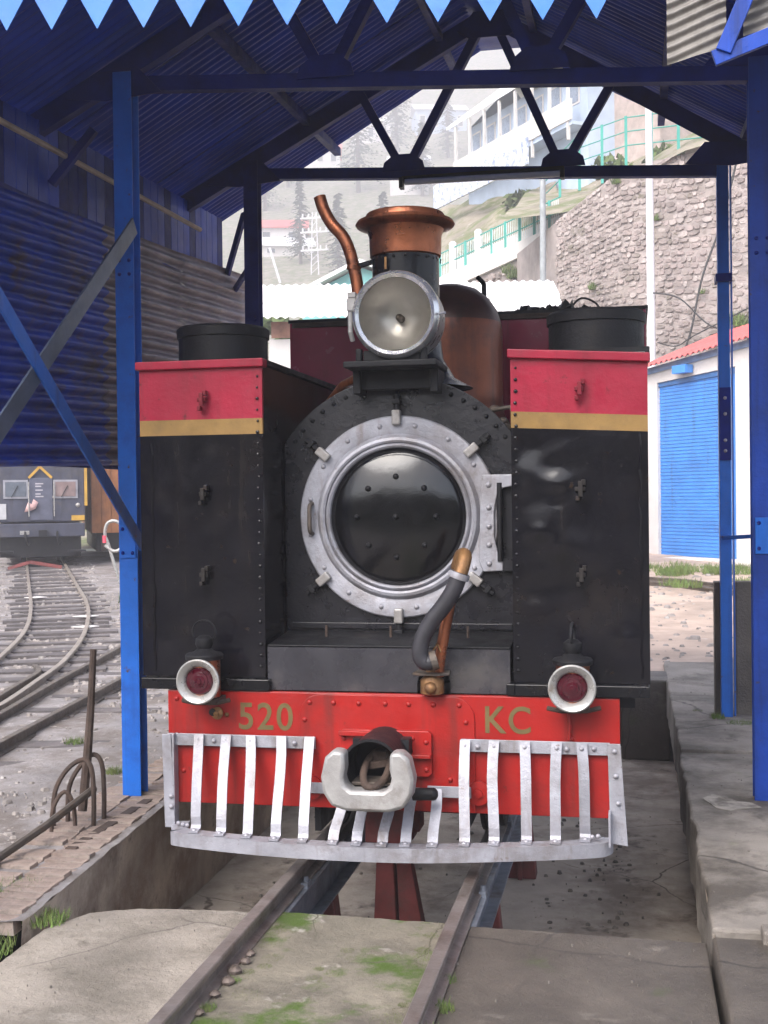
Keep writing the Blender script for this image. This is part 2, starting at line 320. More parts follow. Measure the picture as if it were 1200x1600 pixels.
slab('mossy_slab', [(-.365, -8.5), (.365, -8.5), (.365, SE+.03), (.1, SE+.045), (-.365, SE+.06)], M['pad'], 'mossy concrete between the two rails in front of the pit', -.083)
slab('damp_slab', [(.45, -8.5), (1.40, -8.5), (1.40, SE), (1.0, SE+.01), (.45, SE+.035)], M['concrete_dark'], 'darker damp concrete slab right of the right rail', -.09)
b = MB(); b.box(-.447, -.363, -8.5, SE, -.7, -.1); b.box(.363, .452, -8.5, SE, -.7, -.1)
tag(b.build('rail_bed', M['concrete_dark'], None), 'grimy concrete strip under the rails', 'ground', None, 'structure')
# inspection pit
pit = empty('inspection_pit', 'wide concrete inspection pit under the steam locomotive', 'pit', (0, 1, -.74)); pit['kind'] = 'structure'
def kid(o, p):
    o.parent = p; o.matrix_parent_inverse = Matrix.Translation(-p.location); return o
b = MB(); b.grid(30, 60, lambda u, v: (-1.7+3.4*u, -.6+7.6*v, -.74+.012*N3(u*8, v*14)))
kid(b.build('pit_floor', M['pit_floor'], None, 60), pit)
b = MB(); b.grid(60, 8, lambda u, v: (PE(-.9+7.9*u)+.012*N3(u*40, v*4, 1)-.06*(1-v)*.6, -.9+7.9*u, -.78+(.743)*v+(.006*N3(u*60, 5, 1) if v > .9 else 0)))
kid(b.build('left_pit_wall', M['pit_wall'], None, 60), pit)
b = MB(); b.grid(60, 8, lambda u, v: (1.425+.02*u+.008*N3(u*30, v*4, 2)+.05*(1-v), -.9+7.5*u, -.78+.745*v))
kid(b.build('right_pit_wall', M['pit_wall'], None, 60), pit)
b = MB(); b.box(-1.7, 1.47, 6.5, 6.64, -.8, -.02); kid(b.build('end_pit_wall', M['concrete_dark'], None), pit)
b = MB(); b.box(1.02, 1.46, 5.9, 6.49, -.74, .0); kid(b.build('pit_step', M['concrete_dark'], None, None, .02), pit)
# right platform: slabs with open joints
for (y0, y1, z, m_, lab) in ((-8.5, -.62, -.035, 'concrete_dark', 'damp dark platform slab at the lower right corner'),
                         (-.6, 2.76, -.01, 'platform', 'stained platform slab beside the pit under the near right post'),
                         (2.80, 7.2, .0, 'platform', 'pale platform slab at the foot of the far blue pole')):
    b = MB()
    x1 = 3.6
    n = 24
    pts = [(1.42+.02*N3(i*.9, z*50)+(.012 if y0 > 0 else 0), y0+(y1-y0)*i/n) for i in range(n+1)]
    b.prism(pts+[(x1, y1), (x1, y0)], z-.35, z, 'Z')
    tag(b.build('platform_slab', M[m_], None, None, .015), lab, 'platform slab', 'platform slabs right of the pit', 'structure')
b = MB(); b.prism([(1.50, 1.50), (1.56, 1.60), (1.63, 1.55), (1.68, 1.46), (1.76, 1.43), (1.80, 1.34), (1.70, 1.30), (1.63, 1.24), (1.56, 1.29)], -.0085, -.006, 'Z')
tag(b.build('lime_spill', M['platform_pale'], None), 'pale lime spill on the platform slab by the near right post', 'spill', None, 'structure')
# brick edging along the left pit wall
ed = empty('brick_edging', 'worn brick edging along the left rim of the pit', 'brick edging', (-1.6, 1, -.05))
bm_ = []
for k in range(5):
    rr = random.Random(k); b = MB()
    j = lambda: rr.uniform(-.006, .006)
    b.hexa([(-.105+j(), -.035+j(), -.035), (.105+j(), -.035+j(), -.035), (.105+j(), .035+j(), -.035), (-.105+j(), .035+j(), -.035)],
           [(-.1+j(), -.031+j(), .03+j()), (.1+j(), -.031+j(), .03+j()), (.1+j(), .031+j(), .03+j()), (-.1+j(), .031+j(), .03+j())])
    me = b.mesh('brick', M['brick']); bm_.append(me)
y = -.86
rr = random.Random(3)
b2 = MB()
while y < 6.4:
    for c in range(2):
        x = PE(y)-.150-.222*c
        if c == 1 and rr.random() < .25: continue
        o = place(rr.choice(bm_), 'brick', ed, Vector((x+rr.uniform(-.002, .002), y+(.03 if c else 0), -.062+rr.uniform(-.008, .006)))-ed.location, (rr.uniform(-.02, .02), rr.uniform(-.02, .02), rr.uniform(-.025, .025)))
    y += .079
b = MB(); b.grid(4, 80, lambda u, v: (PE(-.9+7.5*v)+.004-.48*u, -.9+7.5*v, (-.036 if u < .1 else -.043)+.012*N3(u*5, v*40)))
o = b.build('mortar_bed', M['dirt'], None, 60); kid(o, ed)
# loose stones and gravel
def stones(name, n, area, smin, smax, m, label, zf, seed=1):
    r_ = random.Random(seed); b = MB()
    for i in range(n):
        x, y = area(r_); s = smin+(smax-smin)*r_.random()**2.5; z = zf(x, y)
        a = r_.uniform(0, 6.28); h = s*r_.uniform(.3, .6)
        k = 5; bb = []; tt = []
        for q in range(k):
            an = a+2*math.pi*q/k; rad = s*r_.uniform(.7, 1.1)
            bb.append((x+rad*math.cos(an), y+rad*math.sin(an), z-.01)); rad *= r_.uniform(.45, .8)
            tt.append((x+rad*math.cos(an), y+rad*math.sin(an), z+h*r_.uniform(.7, 1.1)))
        b.add(bb+tt, [tuple(range(k, 2*k))]+[(q, (q+1) % k, k+(q+1) % k, k+q) for q in range(k)])
    o = b.build(name, m); return tag(o, label, 'stones', None, 'stuff')
gz = lambda x, y: -.085+tz(y)
stones('gravel', 2600, lambda r_: (-1.8-4.6*r_.random()**1.3, -1.2+9*r_.random()), .008, .045, M['stone_bits'], 'loose pale gravel and rubble on the yard dirt', gz, 4)
stones('ballast', 3200, lambda r_: ((lambda y: (-5.2-(y-6)*.52+r_.uniform(-1.6, 1.9), y))(5+17*r_.random())), .015, .06, M['stone_bits'], 'grey ballast around the curved yard track', gz, 5)
stones('rubble_chips', 180, lambda r_: (r_.uniform(-1.9, -1.45), r_.uniform(-1.6, 3)), .006, .03, M['stone_bits'], 'broken brick chips beside the pit edging', lambda x, y: -.05, 6)
stones('sand_pebbles', 500, lambda r_: (r_.uniform(1.3, 5), r_.uniform(7, 20)), .02, .09, M['stone_bits'], 'pale pebbles on the sandy yard', lambda x, y: -.03+tz(y), 8)
stones('slab_grit', 320, lambda r_: (r_.uniform(-1.25, 1.39), -.6-3.0*r_.random()**1.2), .0015, .006, M['grit'], 'fine grit scattered on the concrete slabs', lambda x, y: -.084, 21)
stones('pit_rubble', 260, lambda r_: (r_.choice((r_.uniform(-1.3, 1.38), r_.uniform(.5, 1.1))), r_.uniform(.6, 4)), .004, .025, M['grit'], 'grit and rubble on the pit floor', lambda x, y: -.735, 22)
stones('platform_grit', 300, lambda r_: (r_.uniform(1.45, 2.4), r_.uniform(-.5, 6)), .002, .01, M['grit'], 'grit on the platform slabs', lambda x, y: -.008 if y < 2.78 else .0, 23)
# stones and nuts lying against the left rail
for i, (x, y, s) in enumerate(((-.352, -1.40, .018), (-.345, -1.28, .024), (-.35, -1.18, .026), (-.34, -1.08, .02), (-.35, -1.56, .016), (-.345, -1.0, .017))):
    b = MB(); b.lathe([(s*.5, -s*.8), (s*.95, -s*.3), (s, .1*s), (s*.6, s*.7), (.001, s*.8)], n=6); rq = random.Random(i*3+1); b.v = [(px_*rq.uniform(.75, 1.35), py_*rq.uniform(.8, 1.5), pz_*rq.uniform(.6, 1.1)) for px_, py_, pz_ in b.v]
    tag(b.build('pebble', M['pebble'], None, 25, loc=(x, y, -.07)), ['third brown pebble from the camera, beside the left rail', 'largest but one brown pebble, in the middle of the row by the left rail', 'largest brown pebble of the row beside the left rail', 'brown pebble just before the farthest one by the left rail', 'small brown pebble nearest the camera by the left rail', 'brown pebble farthest from the camera by the left rail'][i], 'pebble', 'pebbles beside the left rail')
def tufts(name, spots, m, label, seed):
    r_ = random.Random(seed); b = MB()
    for (x, y, z, rad, n, h) in spots:
        for i in range(2*n):
            a = r_.uniform(0, 6.28); q = rad*math.sqrt(r_.random()); px = x+q*math.cos(a); py = y+q*math.sin(a)
            l = h*r_.uniform(.4, 1); dx = l*r_.uniform(-.6, .6); dy = l*r_.uniform(-.6, .6); t = r_.uniform(0, 6.28); wv = .055*l
            b.add([(px-wv*math.cos(t), py-wv*math.sin(t), z), (px+wv*math.cos(t), py+wv*math.sin(t), z), (px+dx, py+dy, z+l)], [(0, 1, 2)])
    o = b.build(name, m); return tag(o, label, 'grass', None, 'stuff')
tufts('grass', [(.47, -1.35, -.09, .04, 60, .04), (.455, -1.62, -.09, .05, 120, .06), (.45, -1.1, -.09, .03, 40, .03), (-.34, -1.5, -.083, .03, 90, .025), (-.33, -1.9, -.083, .05, 120, .03),
                (-.33, -1.25, -.083, .03, 60, .02), (.34, -1.6, -.083, .05, 120, .02), (.335, -.9, -.083, .05, 80, .015), (-1.34, -.75, -.09, .10, 160, .06), (-1.45, -1.1, -.1, .15, 160, .07), (-1.62, -.5, -.06, .12, 160, .05), (-1.9, -.6, -.07, .15, 120, .05),
                (-2.2, 1.9, -.08, .06, 70, .06), (-2.9, 2.8, -.08, .08, 70, .06), (-3.1, 4.3, -.08, .08, 60, .06), (1.75, 4.0, 0, .06, 80, .05), (1.9, 3.8, 0, .1, 120, .03), (1.62, 4.3, 0, .04, 40, .02)], M['grass'], 'short green grass and moss growing by rails, slab and post', 2)
r_ = random.Random(19)
mp = []
for i in range(46):
    x = r_.choice((r_.uniform(-.34, .34), -.33+.1*r_.random()**2, .33-.1*r_.random()**2)); mp.append((x, -.62-1.9*r_.random(), -.084, r_.uniform(.02, .07), 140, .009))
tufts('moss', mp, M['moss'], 'low green moss growing on the concrete between the rails', 18)
r_ = random.Random(9)
tufts('yard_weeds', [(r_.uniform(1.5, 4.5), r_.choice((18.5, 19.5, 15.5, 20.3))+r_.uniform(-.5, .5), .18, .25, 60, .18) for i in range(40)]+[(-6.6+r_.uniform(-.3, .3), 13.6+r_.uniform(-.5, .5), .05, .2, 50, .2) for i in range(10)], M['grass'], 'scattered weeds along the far siding', 3)

# ================================================================== TRACKS
def rail_profile(): return [(-.045, -.09), (.045, -.09), (.045, -.08), (.009, -.07), (.009, -.03), (.027, -.022), (.027, -.003), (.022, 0), (-.022, 0), (-.027, -.003), (-.027, -.022), (-.009, -.03), (-.009, -.07), (-.045, -.08)]
def rail_along(b, pts, prof, zoff=0, sc=1):
    pts = [Vector(p) for p in pts]; n = len(prof); vs = []
    for i, p in enumerate(pts):
        d = (pts[min(i+1, len(pts)-1)]-pts[max(i-1, 0)]); d.z = 0; d.normalize(); s_ = Vector((d.y, -d.x, 0))
        vs += [p+s_*a*sc+Vector((0, 0, c*sc+zoff)) for a, c in prof]
    fs = [(i*n+k, i*n+(k+1) % n, (i+1)*n+(k+1) % n, (i+1)*n+k) for i in range(len(pts)-1) for k in range(n)]
    fs += [tuple(range(n)), tuple((len(pts)-1)*n+k for k in range(n-1, -1, -1))]
    b.add(vs, fs)
tr = empty('shed_track', 'narrow gauge track running across the slab and over the pit', 'railway track', (0, 0, 0))
for sx in (-1, 1):
    b = MB(); rail_along(b, [(sx*.4075, y, 0) for y in (-8.5, -4, -.5, 4, 7)], rail_profile()); b.build('rail', M['rail_top'], tr, None, .003)
for sx in (-1, 1):
    b = MB(); b.box(sx*.41-.065, sx*.41+.065, -.535, 6.5, -.106, -.094); b.box(sx*.41-.008, sx*.41+.008, -.535, 6.5, -.29, -.106); b.box(sx*.41-.065, sx*.41+.065, -.535, 6.5, -.302, -.29)
    b.build('rail_girder', M['girder'], tr, None, .003)
    for y in (.42, 2.3, 4.2):
        b = MB(); b.hexa([(sx*.41-.1, y-.07, -.74), (sx*.41+.1, y-.07, -.74), (sx*.41+.1, y+.07, -.74), (sx*.41-.1, y+.07, -.74)], [(sx*.41-.06, y-.05, -.30), (sx*.41+.06, y-.05, -.30), (sx*.41+.06, y+.05, -.30), (sx*.41-.06, y+.05, -.30)])
        b.box(sx*.41-.014, sx*.41+.014, y-.1, y-.07, -.74, -.32); b.build('rail_support', M['redoxide'], tr, None, .006)
    for y in (-.1, .5, 1.1):
        b = MB(); b.box(sx*.41+.03, sx*.41+.062, y-.035, y+.035, -.094, -.07); b.lathe([(.012, 0), (.012, .02), (.001, .022)], (sx*.41+.046, y, -.07), n=6); b.build('rail_clip', M['girder'], tr)
b = MB()
b.hexa([(-.20, .55, -.74), (-.06, .55, -.74), (-.06, .7, -.74), (-.20, .7, -.74)], [(-.17, .58, -.05), (-.09, .58, -.05), (-.09, .67, -.05), (-.17, .67, -.05)])
b.hexa([(-.05, .58, -.74), (.10, .58, -.74), (.10, .7, -.74), (-.05, .7, -.74)], [(-.08, .6, -.05), (-.02, .6, -.05), (-.02, .67, -.05), (-.08, .67, -.05)])
b.box(-.19, .02, .57, .69, -.05, .0)
tag(b.build('timber_prop', M['redoxide'], None, None, .006), 'reddish splayed prop standing in the pit between the rails', 'prop')

def track(name, label, A, B, sl_n, m, parentloc=(0, 0, 0), sl=True):
    t = empty(name, label, 'railway track', parentloc, 'yard tracks')
    A = smoothpath(A, 8); B = smoothpath(B, 8)
    for P in (A, B):
        b = MB(); rail_along(b, P, rail_profile(), 0, 1.0); b.build('rail', m, t)
    return t, A, B
A = [(-15.6, 26, .42), (-13.86, 22.93, .33), (-10.34, 16.35, .15), (-8.16, 12.24, .035), (-6.78, 9.41, 0), (-5.74, 6.87, 0), (-5.02, 4.86, 0), (-4.75, 3.7, 0)]
B = [(-14.6, 26, .42), (-12.89, 22.9, .33), (-9.37, 16.37, .15), (-7.42, 12.71, .05), (-5.95, 9.48, 0), (-4.92, 6.8, 0), (-4.45, 5.21, 0), (-4.10, 3.9, 0), (-3.95, 3.0, 0)]
t1, PA, PB = track('curved_track', 'curved narrow gauge track leading to the diesel locomotive', A, B, 30, M['rail_yard'])
slm = MB().box(-.75, .75, -.1, .1, -.09, .045).mesh('sleeper', M['sleeper'])
rr = random.Random(11)
PL = [(Vector(a)) for a in PA]
def nearest(p, P): return min(P, key=lambda q: (q-p).length)
acc = 0
prev = PL[0]
for p in PL[1:]:
    seg = (p-prev).length; k = 0
    while acc+.62 <= seg+1e-6 or False:
        acc += .62
        if acc > seg: break
        q = prev.lerp(p, acc/seg); o_ = nearest(q, PB); mid = (q+o_)/2; d = (p-prev).normalized()
        if q.y < 5.0: continue
        ang = math.atan2(d.y, d.x)-math.pi/2
        place(slm, 'sleeper', t1, (mid.x+rr.uniform(-.03, .03), mid.y, mid.z-.10), (0, 0, ang+rr.uniform(-.04, .04)), (rr.uniform(.9, 1.15), rr.uniform(.9, 1.4), rr.uniform(.9, 1.05)))
    acc -= seg
    prev = p
t2, PC, PD = track('siding_track', 'straight yard track crossing in front of the curved track', [(-5.6, 12.0, 0), (-4.78, 7.98, 0), (-4.49, 6.48, 0), (-4.25, 5.2, 0), (-3.88, 3.47, 0), (-3.5, 1.6, 0)], [(-4.6, 10.0, 0), (-3.98, 7.0, 0), (-3.73, 5.63, 0), (-3.48, 3.82, 0), (-3.29, 2.42, 0), (-3.1, 1.0, 0)], 0, M['old_iron'])
for i in range(12):
    y = 2.0+i*.72; place(slm, 'sleeper', t2, (-3.32-(y-2)*.115, y, -.125), (0, 0, .12+rr.uniform(-.05, .05)), (1.0, rr.uniform(.8, 1.2), 1))
b = MB(); rail_along(b, smoothpath([(-5.05, 6.35, 0), (-4.78, 5.9, 0), (-4.55, 5.0, 0), (-4.3, 4.0, 0), (-4.1, 3.0, 0)], 5), rail_profile(), -.012); b.build('check_rail', M['old_iron'], t1)
t3 = empty('far_siding', 'far rusty siding passing in front of the shuttered garage', 'railway track', (0, 0, 0), 'yard tracks')
for P in ([(-3, 20.6, .24), (1.4, 17.13, .17), (2.1, 16.5, .16), (2.75, 15.7, .13), (5.5, 12.3, .05)], [(-3, 19.8, .22), (1.38, 16.31, .15), (2.06, 15.66, .13), (2.65, 14.77, .11), (5.2, 11.6, .03)]):
    b = MB(); rail_along(b, smoothpath(P, 4), rail_profile(), .05, 1.1); b.build('rail', M['old_iron'], t3)
# scotch bars lying over the curved track
b = MB(); b.bar((-12.2, 19.0, .27), (-11.55, 18.75, .42), .07, .05); b.bar((-11.55, 18.75, .42), (-10.9, 18.9, .3), .07, .05)
tag(b.build('track_stop', M['redoxide'], None), 'red track stop laid across the rail before the diesel', 'track stop')
# point lever
lv = empty('point_lever', 'rusty point lever with forked stand and long rod beside the blue post', 'lever', (-1.79, .55, -.05))
def K(b, name, m, p=lv, **k):
    o = b.build(name, m, None, **k); return kid(o, p)
b = MB(); b.tube([(-1.80, .60, .02), (-1.795, .66, .30), (-1.79, .70, .55), (-1.787, .74, .88)], [.026, .026, .022, .019], 8); K(b, 'handle', M['rust'], smooth=40)
b = MB()
for dx, dy in ((-.07, -.07), (-.05, .06)):
    b.tube(smoothpath([(-1.79+dx-.05, .55+dy, -.06), (-1.79+dx-.045, .56+dy, .14), (-1.79+dx+.01, .6+dy, .26), (-1.79+.02, .63+dy, .31), (-1.79+.07, .62+dy, .26), (-1.79+.085, .61+dy, .1), (-1.79+.085, .60+dy, -.06)], 4), .0135, 7)
K(b, 'forked_stand', M['rust'], smooth=40)
b = MB(); b.tube(smoothpath([(-1.88, .40, -.06), (-1.875, .41, .08), (-1.83, .45, .16), (-1.79, .47, .09), (-1.785, .48, -.06)], 4), .012, 7); K(b, 'rod_guide', M['rust'], smooth=40)
b = MB(); b.tube([(-1.74, .62, .14), (-1.80, .20, .055), (-1.86, -.33, -.015), (-1.93, -.9, -.05)], .021, 8); K(b, 'operating_rod', M['old_iron'], smooth=40)
b = MB(); b.box(-1.96, -1.62, .38, .46, -.07, -.045); b.box(-1.96, -1.62, .62, .70, -.07, -.045); b.box(-1.66, -1.60, .1, 1.15, -.055, -.03); K(b, 'base_plate', M['rust'], bevel=.004)

# ================================================================== THE SHED
shed = empty('open_shed', 'blue open sided locomotive shed with steel trusses and corrugated roof', 'shed', (0, 0, 0))
def S(b, name, m, **k): return b.build(name, m, shed, **k)
def ibeam(b, x, y, z0, z1, wf=.115, d=.11, t=.008):
    b.box(x-wf/2, x+wf/2, y-d/2, y-d/2+t, z0, z1); b.box(x-wf/2, x+wf/2, y+d/2-t, y+d/2, z0, z1); b.box(x-t/2, x+t/2, y-d/2+t, y+d/2-t, z0, z1)
bolt_blue = MB().dome((0, 0, 0), .012, n=6, rings=2).mesh('bolt', M['blue_dark'])
def post(x, y, z1, m='blue', wf=.115, base=-.04):
    b = MB(); ibeam(b, x, y, base, z1, wf); o = S(b, 'post', M[m], bevel=.002)
    b = MB(); b.box(x-.11, x+.11, y-.11, y+.11, base-.02, base-.003); b.build('base_plate', M['rust'], o)
    b = MB(); b.box(x-.05, x+.05, y-.066, y-.056, 1.36, 1.56); b.build('splice_plate', M['blue'], o, bevel=.002)
    for z in (1.39, 1.53, 3.02, 3.1):
        for dx in (-.03, .03): place(bolt_blue, 'bolt', o, (x+dx, y-(.066 if z < 2 else .056), z))
    return o
post(-1.765, 1.24, 4.2); post(1.845, 1.55, 4.1, 'shaded_blue', wf=.13, base=-.01)
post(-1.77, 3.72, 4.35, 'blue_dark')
post(-1.765, -1.28, 4.0); post(1.9, -1.2, 3.8, base=-.03)
# far right pole: two angles back to back with splice plate
pw = MB(); pw.box(1.785, 1.87, 4.06, 4.07, 0, 4.25); pw.box(1.785, 1.795, 4.07, 4.15, 0, 4.25); pw.box(1.885, 1.895, 4.10, 4.19, 0, 4.25)
o = S(pw, 'post', M['blue'], bevel=.002)
b = MB(); b.box(1.79, 1.872, 4.045, 4.0585, 1.95, 2.5); b.build('splice_plate', M['blue_dark'], o)
for z in (2.02, 2.1, 2.3, 2.42):
    b = MB(); b.dome((1.83, 4.045, z), .014); b.build('bolt', M['silver'], o)
b = MB(); b.box(1.77, 1.89, 4.03, 4.2, 3.3, 3.36); b.build('pipe_clip', M['blue_dark'], o)
b = MB(); b.bar((1.80, 4.05, 1.36), (2.2, 3.6, 1.4), .03, .01); S(b, 'tie_rail', M['blue'])
TS = .08
def truss(y0, dz, m, full=True):
    y = lambda x: y0+TS*x
    P = lambda x, z: (x, y(x), z+dz)
    def member(name, a, c, w, t=.06, off=0):
        b = MB(); pa = Vector(P(*a)); pc = Vector(P(*c)); pa.y += off; pc.y += off
        b.bar(pa, pc, w, .008); d = (pc-pa).normalized(); n = Vector((d.z, 0, -d.x))
        b.bar(pa+n*(w/2-.004)+Vector((0, .034, 0)), pc+n*(w/2-.004)+Vector((0, .034, 0)), .008, .06)
        return S(b, name, m)
    member('chord', (-1.95, 4.28), (1.85, 4.145), .085)
    member('rafter', (-2.58, 3.935), (.09, 5.43), .13, off=.012); member('rafter', (2.55, 3.965), (.07, 5.43), .13, off=.012)
    for a, c in (((-.60, 4.26), (-.92, 4.86)), ((-.56, 4.26), (.02, 5.34)), ((.61, 4.25), (.14, 5.34)), ((.66, 4.25), (1.0, 4.83))):
        member('web', a, c, .065, off=-.014)
    for (x, z, w_, h_) in ((-.585, 4.27, .17, .10), (.64, 4.25, .17, .10)):
        b = MB(); b.prism([(x-w_, z-.03), (x+w_, z-.03), (x+w_*.9, z+.04), (x+w_*.45, z+h_), (x-w_*.45, z+h_), (x-w_*.9, z+.04)], 0, .008)
        o = S(b, 'gusset', m); o.location = (0, y(x)-.03, dz)
    b = MB(); b.prism([(-.16, 5.30), (-.07, 5.24), (.24, 5.24), (.33, 5.30), (.2, 5.44), (-.03, 5.44)], 0, .008); o = S(b, 'gusset', m); o.location = (0, y(.1)-.032, dz)
    for sx in (-1, 1):
        b = MB(); b.prism([(sx*1.55, 4.20), (sx*1.9, 4.17), (sx*2.15, 4.20), (sx*1.95, 4.34), (sx*1.7, 4.36)], 0, .008); o = S(b, 'gusset', m); o.location = (0, y(sx*1.8)-.03, dz)
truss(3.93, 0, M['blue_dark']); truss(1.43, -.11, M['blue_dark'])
def roofz(x, y): return 5.535-.567*abs(x-.08)-.045*(3.93-y)
Y0, Y1 = -1.36, 4.85
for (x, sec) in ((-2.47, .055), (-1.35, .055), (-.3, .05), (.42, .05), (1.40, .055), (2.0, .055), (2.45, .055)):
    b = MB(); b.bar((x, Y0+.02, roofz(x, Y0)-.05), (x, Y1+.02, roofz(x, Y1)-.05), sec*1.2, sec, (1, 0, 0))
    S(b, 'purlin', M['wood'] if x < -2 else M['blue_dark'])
b = MB(); b.tube([(-2.20, Y0, 3.745+.0255*Y0), (-2.20, 3.7, 3.745+.0255*3.7)], .018, 8); S(b, 'conduit', M['conduit'], smooth=40)
rr = random.Random(21)
def corr(fn, nu, nv): b = MB(); b.grid(nu, nv, fn); return b
nsh = 8; wsh = (Y1-Y0)/nsh
for sx in (-1, 1):
    for i in range(nsh):
        ya = Y0+i*wsh-.03; yb = Y0+(i+1)*wsh+.03; lift = (i % 2)*.008+rr.uniform(0, .004)
        xe = 2.72 if sx > 0 else -2.64
        def fn(u, v, ya=ya, yb=yb, lift=lift, xe=xe):
            y = ya+(yb-ya)*u; x = .08+(xe-.08)*v
            return (x, y, roofz(x, y)+lift+.011*math.sin(2*math.pi*y/.082)+.006*N3(x, y*2, 5))
        S(corr(fn, int((yb-ya)/.082*8), 6), 'roof_sheet', M['roof_blue'], smooth=70)
b = MB(); b.grid(1, 30, lambda u, v: (.08-.22+.44*u, Y0-.02+(Y1-Y0+.04)*v, roofz(.08-.22+.44*u, Y0+(Y1-Y0)*v)+.035)); S(b, 'ridge_cap', M['roof_blue'])
# left wall: vertical boards under the eave, then horizontal corrugated sheets
def ztop(y): return 3.40+.065*(y-.3)
def zbot(y): return 1.88+.03*(y-.3)
XW = -2.25
segs = [(-1.25, .45, 'wall_blue'), (.43, 2.0, 'wall_blue'), (1.98, 3.45, 'wall_grey'), (3.43, 5.05, 'wall_grey')]
for i, (ya, yb, m_) in enumerate(segs):
    L_ = 1.6; nr = 17
    def fn(u, v, ya=ya, yb=yb, i=i):
        y = ya+(yb-ya)*u; z = zbot(y)+(ztop(y)-zbot(y))*v
        return (XW+.023*math.sin(2*math.pi*v*nr)+.007*(i % 2)+.014*N3(y*1.3, z*1.5, 7), y, z)
    S(corr(fn, 12, nr*8), 'wall_sheet', M[m_], smooth=70)
y = -1.2; rr = random.Random(5)
while y < 4.5:
    wd = .135; za = ztop(y)-.02; zb_ = roofz(-2.33, y)-.07
    b = MB(); b.box(XW-.09+rr.uniform(-.004, .004), XW-.072, y+.004, y+wd-.004, za-.08, zb_); S(b, 'board', M['blue_dark'] if rr.random() < .5 else M['roof_blue']); y += wd
for z_ in (3.38, 2.6, 1.93):
    b = MB(); b.box(XW-.06, XW-.022, -1.25, 4.95, z_-.02+.06*(z_ > 3), z_+.03+.06*(z_ > 3)); S(b, 'wall_girt', M['blue_dark'])
# cross braces in the left side
b = MB(); b.bar((-1.70, 1.19, 3.30), (-1.70, -1.28, 1.33), .10, .012, (1, 0, 0)); S(b, 'brace', M['brace_grey'], bevel=.002)
b = MB(); b.bar((-1.685, 1.20, 1.435), (-1.685, -1.28, 3.26), .085, .012, (1, 0, 0)); S(b, 'brace', M['blue'], bevel=.002)
for a, c in (((-1.85, 3.75, 3.95), (-2.25, 4.5, 3.62)), ((-1.8, 3.75, 3.55), (-2.3, 4.8, 3.52))):
    b = MB(); b.bar(a, c, .045, .03); S(b, 'brace', M['blue_dark'])
b = MB(); b.bar((-2.30, 1.36, 3.62), (-2.02, 1.36, 3.93), .05, .04); S(b, 'bracket', M['blue_dark'])
# zigzag valance hung across the front gable
vx = lambda i: -1.13+.1795*i
zt = lambda x: 3.441-.0683*(x+1.13)
b = MB()
x = vx(-5)-.09; poly = []
for i in range(-5, 13):
    poly += [(vx(i)-.0885, zt(vx(i))+.158), (vx(i), zt(vx(i)))]
poly += [(vx(12)+.01, zt(vx(12))+.02), (vx(12)+.0885, zt(vx(12))+.158), (vx(12)+.0885, zt(vx(12))+.55), (vx(-5)-.0885, zt(vx(-5))+.55)]
b.prism(poly, -1.345, -1.341); S(b, 'valance', M['valance'])
# pale corrugated sheet and gable bars at the upper right
def fn(u, v):
    x = 1.253+.19*u; z = 3.115+.21*(x-1.253)+.62*v
    return (x, -1.365+.006*math.sin(2*math.pi*(z-.38*x)/.036)+.01*N3(x*5, z*3), z)
b = MB(); b.grid(8, 140, fn); S(b, 'gable_sheet', M['light_sheet'], smooth=70)
def fn(u, v):
    x = 1.50+.35*u; z = 3.20+.21*(x-1.5)+.5*v
    return (x, -1.33+.006*math.sin(2*math.pi*(z-.38*x)/.036), z)
b = MB(); b.grid(8, 110, fn); S(b, 'gable_sheet', M['light_sheet'], smooth=70)
b = MB(); b.bar((1.40, -1.39, 3.112), (1.80, -1.39, 3.25), .05, .02); S(b, 'gable_bar', M['shaded_blue'], bevel=.002)
b = MB(); b.bar((1.43, -1.40, 3.13), (1.64, -1.40, 3.62), .05, .02); S(b, 'gable_bar', M['shaded_blue'], bevel=.002)
# tube light under the far truss
tl = empty('tube_light', 'white fluorescent tube batten hung under the far truss chord', 'light', (.02, 3.9, 4.2))
b = MB(); b.box(-.60, .65, 3.86, 3.92, 4.155, 4.20); K(b, 'batten', M['matt_black'], tl)
b = MB(); b.tube([(-.57, 3.835, 4.145), (.62, 3.835, 4.135)], .024, 10); K(b, 'tube', M['tube_white'], tl, smooth=40)
for x in (-.6, .64):
    b = MB(); b.box(x-.015, x+.015, 3.81, 3.89, 4.10, 4.18); K(b, 'lamp_holder', M['matt_black'], tl)
# concrete stub by the far pole
b = MB(); b.box(1.745, 1.84, 4.16, 4.30, -.01, 1.02); b.box(1.905, 2.05, 4.2, 4.32, -.01, 1.02)
tag(b.build('concrete_stub', M['concrete_dark'], None, None, .01), 'dark concrete stub standing behind the far blue pole', 'concrete post')
b = MB(); b.box(1.66, 1.90, -.75, -.62, -.04, .015)
b.box(1.60, 1.64, -.70, -.60, -.04, .02)
tag(b.build('broken_block', M['platform'], None, None, .01), 'small broken concrete block on the platform at the right edge', 'concrete block')

# ================================================================== THE LOCOMOTIVE
loco = empty('steam_locomotive', 'black and red narrow gauge steam locomotive with silver cowcatcher', 'locomotive', (0, 0, 0))
def Lc(b, name, m, p=None, **k): return b.build(name, m, p or loco, **k)
rivet_red = MB().dome((0, 0, 0), .013, flat=.75).mesh('rivet', M['red'], 60)
rivet_black = MB().dome((0, 0, 0), .0125, flat=.9).mesh('rivet', M['matt_black'], 60)
rivet_silver = MB().dome((0, 0, 0), .012, flat=.8).mesh('rivet', M['silver'], 60)
